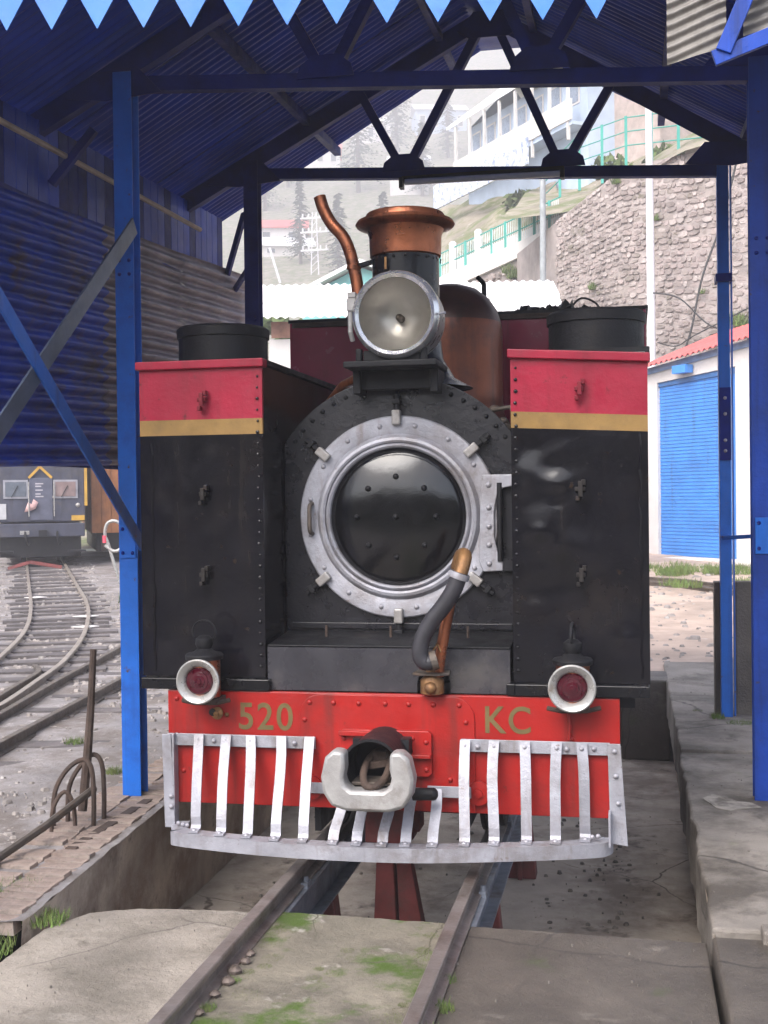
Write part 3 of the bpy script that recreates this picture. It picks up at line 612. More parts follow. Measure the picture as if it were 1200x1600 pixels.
# buffer beam
b = MB(); b.box(-1.065, 1.065, 0, .035, .247, .785); beam = Lc(b, 'buffer_beam', M['red'], bevel=.004)
poly = [(-.41, .25), (.415, .25)]+arc(.315, .68, .10, 0, 90, 6)+arc(-.31, .68, .10, 90, 180, 6)
b = MB(); b.prism(poly, -.010, -.001); Lc(b, 'wear_plate', M['red'], beam, bevel=.003)
for x, z in [(-.36, .742), (-.245, .742), (-.125, .742), (0, .742), (.11, .742), (.225, .742), (.345, .742), (-.385, .66), (.375, .665), (.375, .49), (-.385, .49), (.3, .40), (-.385, .33), (.37, .33), (-1.02, .745), (-.99, .40), (1.02, .42), (.85, .60)]:
    place(rivet_red, 'rivet', beam, (x, -.010 if abs(x) < .42 else 0, z))
for x in (-.355, .43):
    b = MB(); b.lathe([(.055, 0), (.055, -.018), (.02, -.02), (.02, -.03), (.001, -.032)], (x, -.010, .345), 'Y', 20); Lc(b, 'flange', M['red'], beam, smooth=40)
b = MB(); b.prism([(-.205, .415), (.205, .415), (.22, .43), (.22, .61), (.205, .625), (-.195, .625), (-.21, .61), (-.21, .43)], -.04, -.011); cp = Lc(b, 'coupler_plate', M['red'], beam, bevel=.004)
b = MB(); b.box(-.21, .22, -.075, -.041, .505, .522); b.box(-.21, -.06, -.07, -.041, .60, .622); Lc(b, 'plate_rib', M['red'], beam, bevel=.003)
for x, z in ((-.19, .585), (-.125, .59), (.13, .59), (.195, .575), (.195, .45), (-.19, .45)): place(rivet_red, 'rivet', beam, (x, -.04, z))
b = MB(); b.bar((.12, -.05, .525), (.105, -.05, .59), .03, .02); Lc(b, 'peg', M['matt_black'], beam, bevel=.005)
b = MB(); b.lathe([(.028, 0), (.03, -.012), (.012, -.02), (.012, -.03), (.001, -.033)], (-.815, 0, .68), 'Y', 14); b.dome((-.77, 0, .672), .012); Lc(b, 'valve_stub', M['brass'], beam, smooth=40)
b = MB(); b.lathe([(.018, 0), (.018, -.02), (.001, -.022)], (-.835, 0, .685), 'Y', 10); Lc(b, 'valve_nut', M['matt_black'], beam, smooth=40)
def text(s, x, z, size, name, sx=1.):
    c = bpy.data.curves.new(name, 'FONT'); c.body = s; c.size = size; c.extrude = .0006; c.align_x = 'CENTER'; c.space_character = 1.12; c.offset = .0025
    c.materials.append(M['olive']); o = bpy.data.objects.new(name, c); COL.objects.link(o); bpy.context.view_layer.update()
    me = bpy.data.meshes.new_from_object(o.evaluated_get(bpy.context.evaluated_depsgraph_get())); bpy.data.objects.remove(o); bpy.data.curves.remove(c)
    o = bpy.data.objects.new(name, me); COL.objects.link(o); o.parent = beam
    o.location = (x, -.0015, z); o.rotation_euler = (R(90), 0, 0); o.scale = (sx, 1, 1); return o
text('520', -.579, .608, .178, 'number', .95); text('KC', .563, .62, .172, 'lettering', .90)
# coupler
outer = [(-.10, .60), (-.15, .607), (-.185, .575), (-.205, .49), (-.195, .42), (-.16, .365), (-.09, .345), (.09, .345), (.16, .365), (.195, .42), (.205, .49), (.185, .575), (.15, .607), (.10, .60)]
inner = [(.098, .53), (.106, .49), (.098, .455), (.07, .435), (-.07, .435), (-.098, .455), (-.106, .49), (-.098, .53)]
b = MB(); b.prism(outer+inner, -.43, -.33); coup = Lc(b, 'coupler', M['silver_worn'], bevel=.016)
for p in coup.data.polygons: p.use_smooth = True
coup.data.set_sharp_from_angle(angle=R(50))
b = MB(); b.lathe([(.128, -.01), (.128, -.30), (.135, -.345), (.122, -.345), (.115, -.30), (.115, -.05), (.001, -.05)], (0, 0, .51), 'Y', 28); b.box(-.13, .13, -.12, -.01, .42, .60); Lc(b, 'coupler_shank', M['matt_black'], coup, smooth=45)
b = MB(); P_ = []
for k in range(20):
    a = 2*math.pi*k/20; P_.append(Vector((.055*math.cos(a)+.012, -.27+.13*math.sin(a)*1.0, .50+.055*math.sin(a))))
P_.append(P_[0]); b.tube(P_, .017, 8, False); b.bar((-.05, -.22, .50), (.075, -.22, .52), .03, .03); b.box(-.02, .04, -.2, -.1, .52, .56); Lc(b, 'link', M['rust'], coup, smooth=50)
b = MB(); b.box(-.09, .09, -.33, -.2, .436, .452); Lc(b, 'coupler_lip', M['old_iron'], coup, bevel=.004)
b = MB(); b.tube([(.16, -.2, .375), (.25, -.2, .378)], .028, 12); b.dome((.25, -.2, .378), .03, (1, 0, 0)); Lc(b, 'pin', M['matt_black'], coup, smooth=40)
# cowcatcher
cow = MB()
plan = smoothpath([(1.03, .02, 0), (1.012, -.035, 0), (.93, -.095, 0), (.54, -.21, 0), (.09, -.297, 0), (-.45, -.29, 0), (-.93, -.205, 0), (-1.0, -.14, 0), (-1.03, -.05, 0), (-1.035, .0, 0)], 6)
def flat_along(b, pts, prof):
    n = len(prof); vs = []
    for i, p in enumerate(pts):
        d = (pts[min(i+1, len(pts)-1)]-pts[max(i-1, 0)]).normalized(); s_ = Vector((-d.y, d.x, 0))
        if s_.y < 0 and abs(s_.y) > .01: s_ = s_
        vs += [p+s_*a+Vector((0, 0, c)) for a, c in prof]
    fs = [(i*n+k, i*n+(k+1) % n, (i+1)*n+(k+1) % n, (i+1)*n+k) for i in range(len(pts)-1) for k in range(n)]
    fs += [tuple(range(n)), tuple((len(pts)-1)*n+k for k in range(n-1, -1, -1))]
    b.add(vs, fs)
flat_along(cow, plan, [(0, .093), (0, .155), (-.075, .158), (-.075, .147), (-.011, .145), (-.011, .093)])
cowo = Lc(cow, 'cowcatcher', M['silver'], smooth=40)
def cy(x): 
    q = min(plan, key=lambda p: abs(p.x-x)); return q.y
rbar = random.Random(42)
def slat(xt, xb, zt_, yt):
    yb = cy(xb)+.045
    w_ = .0235; sag = .012 if zt_ > .5 else .0
    k1 = rbar.uniform(-.007, .007); k2 = rbar.uniform(-.012, .004)
    L_ = lambda t: (xt+(xb-xt)*t+k1*math.sin(math.pi*t)+.3*k1*math.sin(6*t), k2*math.sin(2.5*t)+yt+(yb+.02-yt)*t**1.25-sag*math.sin(math.pi*t), zt_+(.195-zt_)*t)
    P2 = [Vector(L_(t)) for t in (0, .2, .4, .6, .8, .93)]+[Vector((xb, yb+.018, .185)), Vector((xb, yb+.008, .167)), Vector((xb, yb-.03, .163))]
    b = MB(); vs = []
    for i, p in enumerate(P2):
        d = (P2[min(i+1, len(P2)-1)]-P2[max(i-1, 0)]).normalized(); n = Vector((1, 0, 0)).cross(d).normalized()
        for a, c in ((-w_, -.004), (w_, -.004), (w_, .004), (-w_, .004)): vs.append(p+Vector((a, 0, 0))+n*c)
    fs = [(i*4+k, i*4+(k+1) % 4, (i+1)*4+(k+1) % 4, (i+1)*4+k) for i in range(len(P2)-1) for k in range(4)]+[(0, 1, 2, 3), tuple(len(P2)*4-4+k for k in (3, 2, 1, 0))]
    b.add(vs, fs); o = b.build('bar', M['silver'], cowo)
    place(rivet_silver, 'bolt', cowo, (xb, yb-.012, .168), (R(-90), 0, 0))
    if zt_ > .5: place(rivet_silver, 'bolt', cowo, (xt, yt-.005, zt_-.025))
for xt, xb in zip((-.896, -.759, -.640, -.490, -.354), (-.873, -.739, -.606, -.467, -.336)): slat(xt, xb, .585, -.040)
for xt, xb in zip((.375, .506, .644, .787, .897), (.387, .514, .654, .780, .908)): slat(xt, xb, .59, -.040)
for xt, xb, zt_ in ((-.17, -.195, .37), (-.07, -.087, .37), (.045, .029, .37), (.15, .131, .38), (.25, .249, .378)): slat(xt, xb, zt_, -.10)
for (xa, xb, z0, z1, y) in ((-1.06, -.33, .526, .583, -.028), (.352, 1.02, .535, .592, -.028), (-.385, -.1, .325, .375, -.05), (.2, .40, .327, .378, -.05)):
    b = MB(); b.box(xa, xb, y, y+.008, z0, z1); b.build('top_rail', M['silver'], cowo, bevel=.002)
for x, z in ((-.825, .553), (-.43, .553), (.43, .56), (.83, .56), (.95, .565), (-.365, .35), (.38, .352), (.245, .352)): place(rivet_silver, 'bolt', cowo, (x, -.034 if z > .5 else -.055, z))
b = MB(); b.hexa([(-1.065, -.06, .14), (-1.015, -.06, .14), (-1.015, -.05, .14), (-1.065, -.05, .14)], [(-1.075, -.06, .583), (-1.03, -.06, .583), (-1.03, -.05, .583), (-1.075, -.05, .583)]); b.box(-1.026, -1.016, -.058, .0, .15, .583); b.build('end_plate', M['silver'], cowo, bevel=.002)
b = MB(); b.hexa([(1.02, -.05, .15), (1.095, -.05, .14), (1.095, -.04, .14), (1.02, -.04, .15)], [(1.01, -.05, .592), (1.066, -.05, .592), (1.066, -.04, .592), (1.01, -.04, .592)]); b.box(1.012, 1.022, -.12, -.051, .15, .3); b.build('end_plate', M['silver'], cowo, bevel=.002)
for x, y, z in ((-1.03, -.064, .29), (-1.03, -.064, .24), (-.985, -.09, .17), (-.955, -.11, .17), (-.93, -.12, .17), (1.04, -.054, .56), (1.045, -.054, .45), (1.055, -.054, .33), (.965, -.05, .18), (.94, -.06, .178)): place(rivet_silver, 'bolt', cowo, (x, y, z))
# side tanks
def tank(sx):
    x0, x1 = (-1.205, -.587) if sx < 0 else (.59, 1.20)
    zt_ = 2.335; b = MB()
    b.box(x0+.004, x1-.004, .056, 2.8, .845, zt_); t = Lc(b, 'side_tank', M['tank_black'], bevel=.006)
    r_ = random.Random(sx+5)
    tilt = (lambda x: 0 if sx < 0 else -.038*(x-x0)/(x1-x0))
    bumps = [(r_.uniform(x0, x0+.32), r_.uniform(1.25, 1.98), r_.uniform(.05, .13), r_.uniform(-.008, .009)) for _ in range(40)]+[(r_.uniform(x0+.25, x1-.05), r_.uniform(.95, 1.9), r_.uniform(.08, .2), r_.uniform(-.006, .006)) for _ in range(14)] if sx > 0 else [(r_.uniform(x0, x1), r_.uniform(.9, 2.0), r_.uniform(.06, .2), r_.uniform(-.005, .005)) for _ in range(14)]
    if sx > 0: bumps += [(x0+.21, 1.3+.045*i, .022, .002*r_.uniform(-1, 1.3)) for i in range(16)]+[(x1-.1, 1.05, .07, .01)]
    def d(x, z):
        e = min(x-x0, x1-x)/.05; e = max(0, min(1, e)); s_ = 0
        for bx, bz, br, bh in bumps: s_ += bh*math.exp(-((x-bx)**2*1.3+(z-bz)**2*2.2)/(br*br))
        return s_*e
    nu, nz = 60, 140; b = MB(); zs = [.845+(zt_-.845)*j/nz for j in range(nz+1)]
    for j, z in enumerate(zs):
        for i in range(nu+1):
            x = x0+(x1-x0)*i/nu; b.v.append((x, .04-d(x, z), z+tilt(x)*max(0, (z-.9)/1.4)))
    for j in range(nz):
        zc = (zs[j]+zs[j+1])/2; mi = 0 if zc < 2.008 else (1 if zc < 2.083 else 2)
        for i in range(nu):
            b.f.append((j*(nu+1)+i, j*(nu+1)+i+1, (j+1)*(nu+1)+i+1, (j+1)*(nu+1)+i)); b.m.append(mi)
    # rim back to the body
    for i0, i1 in [(j*(nu+1), (j+1)*(nu+1)) for j in range(nz)]+[(j*(nu+1)+nu, (j+1)*(nu+1)+nu) for j in range(nz)]:
        o = len(b.v); va, vb = b.v[i0], b.v[i1]; b.v += [(va[0], .06, va[2]), (vb[0], .06, vb[2])]; b.f.append((i0, i1, o+1, o)); zc = (va[2]+vb[2])/2
        b.m.append(0 if zc < 2.008 else (1 if zc < 2.083 else 2))
    Lc(b, 'front_plate', [M['tank_black'], M['gold'], M['tank_red']], t, smooth=60)
    b = MB(); dz = -.038 if sx > 0 else 0
    b.hexa([(x0-.012, .015, 2.322), (x1+.012, .015, 2.322+dz), (x1+.012, .09, 2.322+dz), (x0-.012, .09, 2.322)], [(x0-.012, .015, 2.362), (x1+.012, .015, 2.362+dz), (x1+.012, .09, 2.362+dz), (x0-.012, .09, 2.362)])
    Lc(b, 'top_lip', M['tank_red'], t, bevel=.005)
    b = MB(); b.box(x0-.012, x1+.012, .0905, 2.8, 2.337, 2.36); Lc(b, 'top_plate', M['matt_black'], t)
    b = MB(); b.box(x0+.01, x1+.03 if sx < 0 else x1-.004, -.012, .06, .79, .843)
    if sx > 0: b.box(x0-.03, x0+.009, -.008, .06, .79, .843)
    Lc(b, 'bottom_lip', M['black'], t, bevel=.004)
    xc = (x0+x1)/2+(.02 if sx < 0 else .005)
    for z in (2.17, 1.72, 1.335):
        b = MB(); s_ = r_.uniform(.8, 1.1)
        b.box(xc-.022*s_, xc+.02*s_, -.004, .035, z-.008, z+.012); b.box(xc-.008, xc+.012, -.018, .0, z-.03*s_, z+.035*s_); b.box(xc-.02, xc-.004, -.01, .03, z-.05, z-.03); b.box(xc+.006, xc+.024, -.008, .03, z+.02, z+.045)
        Lc(b, 'lamp_bracket', M['clip_black'] if z < 2 else M['clip_red'], t, bevel=.003)
    # weld seam and rivet line
    b = MB(); xs = x0+.062 if sx < 0 else x1-.035
    b.tube([(xs+.004*math.sin(i*2.1), .036, .87+i*.055) for i in range(21)], .005, 5); Lc(b, 'weld_seam', M['tank_black'], t)
    b = MB()
    xs = x1-.022 if sx < 0 else x0+.022
    for i in range(27):
        z = .9+i*.053; b.dome((xs+r_.uniform(-.003, .003), .037-d(xs, z), z+tilt(xs)*max(0, (z-.9)/1.4)), .0085*r_.uniform(.7, 1.2), n=6, rings=2)
    o = Lc(b, 'rivet_row', M['tank_black'], t); o['kind'] = 'stuff'
    # water filler
    cx = -.925 if sx < 0 else .965
    b = MB(); b.lathe([(.228, 2.34), (.228, 2.515), (.236, 2.517), (.238, 2.56), (.225, 2.572), (.001, 2.575)], (cx, .48, 0), 'Z', 40); fl = Lc(b, 'water_filler', M['matt_black'], t, smooth=40)
    return t
TL = tank(-1); TR = tank(1)
# smokebox
R0 = .69; sb = MB(); zc = 1.60; hw = .583
ang = math.degrees(math.acos(hw/R0))
poly = [(-hw, .98), (hw, .98)]+arc(0, zc, R0, ang, 180-ang, 40)
sb.prism(poly, .40, .425); smo = Lc(sb, 'smokebox', M['plate_black'], bevel=.004)
b = MB(); b.lathe([(.67, .43), (.67, 1.35)], (0, 0, zc), 'Y', 48, (True, True)); b.box(-.55, .55, .43, 1.35, .8, 1.3); Lc(b, 'barrel', M['matt_black'], smo, smooth=40)
for i in range(27):
    a = R(12+156*i/26); x = .652*math.cos(a); z = zc+.652*math.sin(a)
    if abs(x) > hw-.015: continue
    place(rivet_black, 'rivet', smo, (x, .40, z))
place(rivet_black, 'rivet', smo, (.035, .40, zc+.651))
b = MB(); b.box(-hw+.03, hw-.03, .385, .399, 1.045, 1.075); Lc(b, 'bottom_strip', M['plate_black'], smo, bevel=.003)
DC = (0, 0, zc)
b = MB(); b.lathe([(.498, .40), (.498, .377), (.492, .371), (.418, .368), (.408, .372), (.402, .364), (.39, .346), (.376, .342), (.366, .348), (.364, .362), (.360, .352), (.35, .345), (.341, .352), (.336, .37)], DC, 'Y', 96)
ring = Lc(b, 'door_ring', M['silver'], smo, smooth=35)
for i in range(16):
    a = R(11+22.5*i); place(rivet_silver, 'bolt', ring, (.452*math.cos(a), .371, zc+.452*math.sin(a)), None, (1.15, 1.15, 1.15))
b = MB(); b.lathe([(.338, .372), (.335, .361), (.30, .348), (.25, .333), (.20, .322), (.14, .313), (.07, .308), (.001, .3065)], DC, 'Y', 72); door = Lc(b, 'smokebox_door', M['gloss_black'], smo, smooth=60)
for i in range(9):
    r_ = 0 if i == 8 else .197; a = R(90+45*i); yy = .3065 if i == 8 else .321
    place(rivet_black, 'door_bolt', smo, (r_*math.cos(a), yy, zc+r_*math.sin(a)), None, (1.25, 1.6, 1.25))
def dog(a):
    b = MB(); b.box(-.022, .022, -.05, -.005, -.062, .012); dk = M['silver_worn']
    o = Lc(b, 'door_dog', dk, smo, bevel=.008); o.location = (.512*math.cos(a), .385, zc+.512*math.sin(a)); o.rotation_euler = (0, -(a-math.pi/2), 0)
    b = MB(); b.lathe([(.016, -.05), (.016, .06)], (0, -.022, 0), 'Z', 10, (True, True)); b.box(-.02, .02, -.045, .015, .012, .035); q = Lc(b, 'dog_bolt', M['matt_black'], smo, bevel=.003); q.location = o.location+Vector((.03*math.cos(a), 0, .03*math.sin(a))); q.rotation_euler = o.rotation_euler
for a in (90, 41, 140, 219, 321, 270): dog(R(a))
b = MB(); b.tube(smoothpath([(-.435, .368, 1.67), (-.437, .325, 1.655), (-.437, .32, 1.60), (-.437, .325, 1.535), (-.435, .368, 1.52)], 4), .011, 8); Lc(b, 'door_handle', M['old_iron'], smo, smooth=50)
b = MB(); b.prism([(.41, 1.735), (.42, 1.80), (.575, 1.80), (.575, 1.745), (.52, 1.735), (.49, 1.70), (.475, 1.62), (.475, 1.50), (.49, 1.43), (.515, 1.40), (.515, 1.335), (.42, 1.33), (.40, 1.38), (.405, 1.55)], .347, .366); hg = Lc(b, 'hinge', M['silver'], smo, bevel=.005)
b = MB(); b.box(.516, .584, .35, .364, 1.335, 1.392); Lc(b, 'hinge_arm', M['plate_black'], smo)
b = MB(); b.lathe([(.014, 1.38), (.014, 1.76)], (.502, .352, 0), 'Z', 10, (True, True)); Lc(b, 'hinge_pin', M['matt_black'], smo, smooth=40)
for z in (1.75, 1.64, 1.55, 1.46, 1.37): place(rivet_silver, 'bolt', ring, (.45, .346, z), None, (1.2, 1.2, 1.2))
# saddle cover between the tanks
b = MB(); b.prism([(-.575, .995), (.575, .995), (.575, 1.003), (-.575, 1.003)], .04, .40); b.v = [(x, y, z+(.03 if y > .2 else 0)) for x, y, z in b.v]; sc_ = Lc(b, 'saddle_cover', M['matt_black'], bevel=.004)
ho = [(.30, .79), (.30, .83)]+arc(.222, .83, .078, 0, 180, 8)[1:]+[(.144, .79)]
b = MB(); b.prism([(-.575, .79), (-.575, .993), (.575, .993), (.575, .79)]+ho, .035, .043); Lc(b, 'front_sheet', mat('cover_paint', (.03, .029, .036), .28, 0, .25, 3, .15, 9, dirt=((.09, .08, .075), 3, .5, .75), spec=.6), sc_)
b = MB(); b.box(.1, .34, .12, .2, .79, .92); Lc(b, 'cover_hole', M['matt_black'], sc_)
for x in (-.34, -.02, .355):
    b = MB(); b.tube([(x, .25, 1.01), (x, .25, 1.075)], .007, 6); Lc(b, 'stud', M['rust'], sc_)
# brake pipe and hose
hp = MB(); hp.tube(smoothpath([(.255, -.03, .88), (.262, -.04, .95), (.295, -.05, 1.12), (.335, -.06, 1.30), (.365, -.07, 1.395)], 5), .026, 12); hose = Lc(hp, 'brake_pipe', M['copper'], smooth=50)
b = MB(); b.tube(smoothpath([(.352, -.06, 1.37), (.372, -.085, 1.425), (.392, -.115, 1.43), (.388, -.15, 1.39), (.375, -.165, 1.345)], 5), [.033]*21, 12); Lc(b, 'pipe_elbow', M['brass'], hose, smooth=50)
pts = smoothpath([(.376, -.165, 1.36), (.352, -.165, 1.29), (.305, -.155, 1.215), (.245, -.145, 1.14), (.20, -.135, 1.06), (.188, -.13, .995), (.205, -.125, .955), (.24, -.12, .955)], 12)
b = MB(); b.tube(pts, [.037+.0018*(i % 2) for i in range(len(pts))], 14); Lc(b, 'hose', M['rubber'], hose, smooth=60)
b = MB(); b.lathe([(.046, -.014), (.048, 0), (.046, .014)], (0, 0, 0), 'Z', 16); o = Lc(b, 'hose_clamp', M['silver'], hose, smooth=50); o.location = (.373, -.165, 1.345); o.rotation_euler = (0, .35, 0)
b = MB(); b.tube([(.235, -.12, .957), (.262, -.115, .965)], [.047, .043], 16); Lc(b, 'hose_end_ring', M['old_iron'], hose, smooth=50)
b = MB(); b.lathe([(.03, .79), (.055, .80), (.055, .86), (.03, .885), (.028, .94)], (.225, -.03, 0), 'Z', 14); b.dome((.225, -.085, .83), .03); Lc(b, 'brake_valve', M['brass'], hose, smooth=50)
b = MB(); b.prism([(.14, -.07), (.18, -.09), (.27, -.09), (.31, -.06), (.30, .03), (.15, .03)], .885, .897, 'Z'); Lc(b, 'flange', M['old_iron'], hose, bevel=.003)
b = MB(); b.tube([(.25, -.06, .93), (.235, -.08, .99), (.255, -.07, 1.03), (.272, -.06, .99)], .009, 7); Lc(b, 'valve_lever', M['brass'], hose, smooth=50)
# chimney
CY = .66
b = MB(); b.lathe([(.34, 2.25), (.25, 2.30), (.19, 2.40), (.173, 2.55), (.172, 2.932)], (0, CY, 0), 'Z', 40); ch = Lc(b, 'chimney', M['black'], smooth=45)
b = MB(); b.lathe([(.172, 2.922), (.182, 2.928), (.184, 2.955), (.186, 3.03), (.198, 3.065), (.250, 3.083), (.256, 3.092), (.247, 3.107), (.205, 3.116), (.203, 3.138), (.197, 3.146), (.17, 3.143), (.165, 2.97)], (0, CY, 0), 'Z', 48); Lc(b, 'copper_cap', M['copper'], ch, smooth=40)
b = MB(); b.lathe([(.165, 3.10), (.001, 3.05)], (0, CY, 0), 'Z', 24); Lc(b, 'flue', M['matt_black'], ch)
for i in range(18):
    a = 2*math.pi*i/18; place(rivet_black, 'rivet', ch, (.180*math.cos(a), CY+.180*math.sin(a), 2.905), (0, 0, a+math.pi/2), (.6, .6, .6))
b = MB(); b.box(-.075, -.065, CY-.18, CY-.17, 2.84, 2.90); Lc(b, 'chimney_mark', M['brass'], ch)
# headlight
HY = .20; HC = (.034, 0, 2.564)
b = MB(); b.lathe([(.175, HY-.035), (.192, HY-.045), (.208, HY-.03), (.213, HY), (.205, HY+.03)], HC, 'Y', 64); hl = Lc(b, 'headlight', M['silver'], smooth=60)
hl.data.materials[0] = mat('chromed_rim', (.72, .72, .74), .22, .8, .08, 6, .05, 40)
b = MB(); b.lathe([(.203, HY+.02), (.205, HY+.21), (.12, HY+.26), (.001, HY+.265)], HC, 'Y', 48); Lc(b, 'lamp_body', M['cream'], hl, smooth=45)
b = MB(); b.lathe([(.176, HY-.02), (.17, HY), (.15, HY+.05), (.11, HY+.10), (.06, HY+.13), (.001, HY+.14)], HC, 'Y', 48); Lc(b, 'reflector', M['reflector'], hl, smooth=60)
b = MB(); b.lathe([(.001, HY+.055), (.012, HY+.06), (.018, HY+.08), (.014, HY+.10), (.02, HY+.14)], HC, 'Y', 16); Lc(b, 'bulb', M['old_iron'], hl, smooth=60)
b = MB(); b.lathe([(.001, HY-.036), (.10, HY-.034), (.178, HY-.026), (.178, HY-.022), (.10, HY-.03), (.001, HY-.032)], HC, 'Y', 48); Lc(b, 'lens', M['lens_glass'], hl, smooth=60)
b = MB(); b.tube([(-.183, HY+.02, 2.45), (-.190, HY, 2.49), (-.190, HY, 2.67)], .013, 8); b.box(-.203, -.158, HY-.02, HY+.05, 2.59, 2.65); b.box(-.200, -.160, HY-.018, HY+.048, 2.652, 2.68); Lc(b, 'lamp_hinge', M['silver_worn'], hl, bevel=.004)
b = MB(); b.tube([(.247, HY-.03, 2.557), (.277, HY-.05, 2.559)], .007, 8); Lc(b, 'latch', M['silver'], hl, smooth=50)
b = MB(); b.box(-.215, .235, HY-.06, HY+.30, 2.315, 2.345); b.box(-.20, -.16, HY+.08, HY+.3, 2.2, 2.315); b.box(.18, .22, HY+.08, HY+.3, 2.2, 2.315); b.box(-.17, .19, HY+.12, HY+.14, 2.22, 2.315); hb = Lc(b, 'lamp_platform', M['matt_black'], hl, bevel=.006)
b = MB(); b.box(-.13, .15, HY+.0, HY+.2, 2.345, 2.40); b.box(-.165, -.135, HY-.01, HY+.03, 2.345, 2.41); b.box(.15, .18, HY-.01, HY+.03, 2.345, 2.41); Lc(b, 'lamp_foot', M['matt_black'], hl, bevel=.008)
# blower pipe
b = MB(); pts = smoothpath([(-.435, .60, 3.25), (-.415, .60, 3.185), (-.375, .60, 3.11), (-.315, .60, 3.04), (-.283, .60, 2.97), (-.262, .60, 2.89), (-.243, .60, 2.79), (-.23, .60, 2.6)], 6); b.tube(pts, .032, 14, False); bl = Lc(b, 'exhaust_pipe', M['copper'], smooth=60)
b = MB(); b.lathe([(.038, -.012), (.038, .012)], (0, 0, 0), 'Z', 14); o = Lc(b, 'pipe_band', M['copper'], bl, smooth=50); o.location = (-.259, .60, 2.875); o.rotation_euler = (0, .2, 0)
b = MB(); b.bar((-.23, .60, 2.885), (-.165, .62, 2.905), .022, .02); Lc(b, 'pipe_stay', M['black'], bl)
b = MB(); b.tube([(-.45, .75, 2.17), (-.32, .6, 2.27), (-.20, .52, 2.31)], .03, 10); Lc(b, 'small_pipe', M['copper'], bl, smooth=50)
# boiler, dome
b = MB(); b.lathe([(.56, 1.36), (.56, 2.9)], (0, 0, 1.66), 'Y', 40); Lc(b, 'boiler', M['black'], smooth=40)
b = MB(); b.lathe([(.38, 2.15), (.34, 2.22), (.332, 2.3), (.332, 2.74), (.325, 2.80), (.30, 2.88), (.25, 2.955), (.17, 3.02), (.08, 3.05), (.001, 3.055)], (0, 2.25, 0), 'Z', 48, mats=[0]*4+[1]*5); dm = Lc(b, 'steam_dome', [M['copper_dark'], mat('dome_top_copper', (.07, .022, .014), .4, .4, .4, 3, .15, 18, dirt=((.02, .012, .01), 3, .42, .7))], smooth=60)
b = MB(); b.tube(smoothpath([(.19, 2.5, 2.9), (.19, 2.5, 3.06), (.185, 2.5, 3.10), (.155, 2.45, 3.13)], 4), .016, 8); Lc(b, 'whistle_pipe', M['matt_black'], dm, smooth=50)
b = MB(); r_ = random.Random(31)
for i in range(10):
    x = .44+r_.uniform(0, .14); b.dome((x, .6+r_.uniform(0, 1.2), 2.0+r_.uniform(.0, .14)), r_.uniform(.02, .045), (0, 0, 1))
b.tube([(.45, .5, 2.12), (.55, .45, 2.13), (.585, .45, 2.06)], .012, 7)
Lc(b, 'pipe_fittings', M['old_iron'], smooth=60)
# cab
b = MB(); b.box(-1.235, 1.235, 2.85, 2.89, .85, 2.94); cab = Lc(b, 'cab', M['maroon'], bevel=.004)
for sx in (-1, 1):
    b = MB(); b.box(sx*1.215-.018, sx*1.215+.018, 2.891, 4.6, .85, 2.94); Lc(b, 'side_sheet', M['maroon'], cab)
b = MB(); b.box(-1.215, 1.215, 2.83, 2.8485, 2.905, 2.94); Lc(b, 'beading', M['rust'], cab)
b = MB(); b.box(-1.25, 1.25, 2.86, 4.6, 2.942, 2.965); Lc(b, 'cab_roof', M['matt_black'], cab)
r_ = random.Random(8); b = MB()
for i in range(60):
    side = r_.random()
    x = r_.uniform(-.95, -.55) if side < .35 else r_.uniform(.35, .85)
    s_ = r_.uniform(.03, .085); z = 2.965; y = r_.uniform(2.95, 3.3); k = 6
    vs = [(x+s_*r_.uniform(.6, 1.3)*math.cos(q), y+s_*math.sin(q), z) for q in [2*math.pi*j/k for j in range(k)]]+[(x+s_*.5*math.cos(q), y+s_*.5*math.sin(q), z+s_*r_.uniform(.4, 1.0)) for q in [2*math.pi*j/k+.4 for j in range(k)]]
    b.add(vs, [tuple(range(k, 2*k))]+[(j, (j+1) % k, k+(j+1) % k, k+j) for j in range(k)])
o = b.build('coal', M['matt_black'], None); tag(o, 'black coal lumps heaped on top of the maroon cab', 'coal', None, 'stuff')
b = MB(); b.tube(smoothpath([(.72, 3.1, 3.0), (.80, 3.1, 3.07), (.90, 3.1, 3.03), (.93, 3.1, 2.965)], 4), .008, 6); tag(b.build('wire_loop', M['cable'], None, 40), 'bent black wire sticking up from the cab roof', 'wire')
# frames, wheels
b = MB(); b.box(-.36, -.33, .06, 4.4, .12, .84); b.box(.33, .36, .06, 4.4, .12, .84); b.box(-1.0, 1.0, .3, .34, .5, .78); b.box(-1.15, 1.15, .06, 4.5, .80, .835); fr = Lc(b, 'frame', M['matt_black'])
b = MB(); b.box(-.16, .05, .25, .35, .02, .36); b.box(.03, .09, .36, .5, .05, .36); Lc(b, 'frame_stay', M['redoxide'], fr, bevel=.005)
for y in (.75, 1.7, 2.65):
    rr_ = .27 if y < 1 else .38
    for sx in (-1, 1):
        b = MB(); b.lathe([(rr_+.02, sx*-.06), (rr_+.02, sx*-.035), (rr_, sx*-.03), (rr_-.005, sx*.05), (rr_-.05, sx*.05), (rr_-.06, sx*.03), (.1, sx*.03), (.1, sx*.06), (.001, sx*.06)], (sx*.43, y, rr_), 'X', 32); wh = Lc(b, 'wheel', M['matt_black'], smooth=40)
    b = MB(); b.lathe([(.06, -.43), (.06, .43)], (0, y, rr_), 'X', 12); Lc(b, 'axle', M['matt_black'], fr)
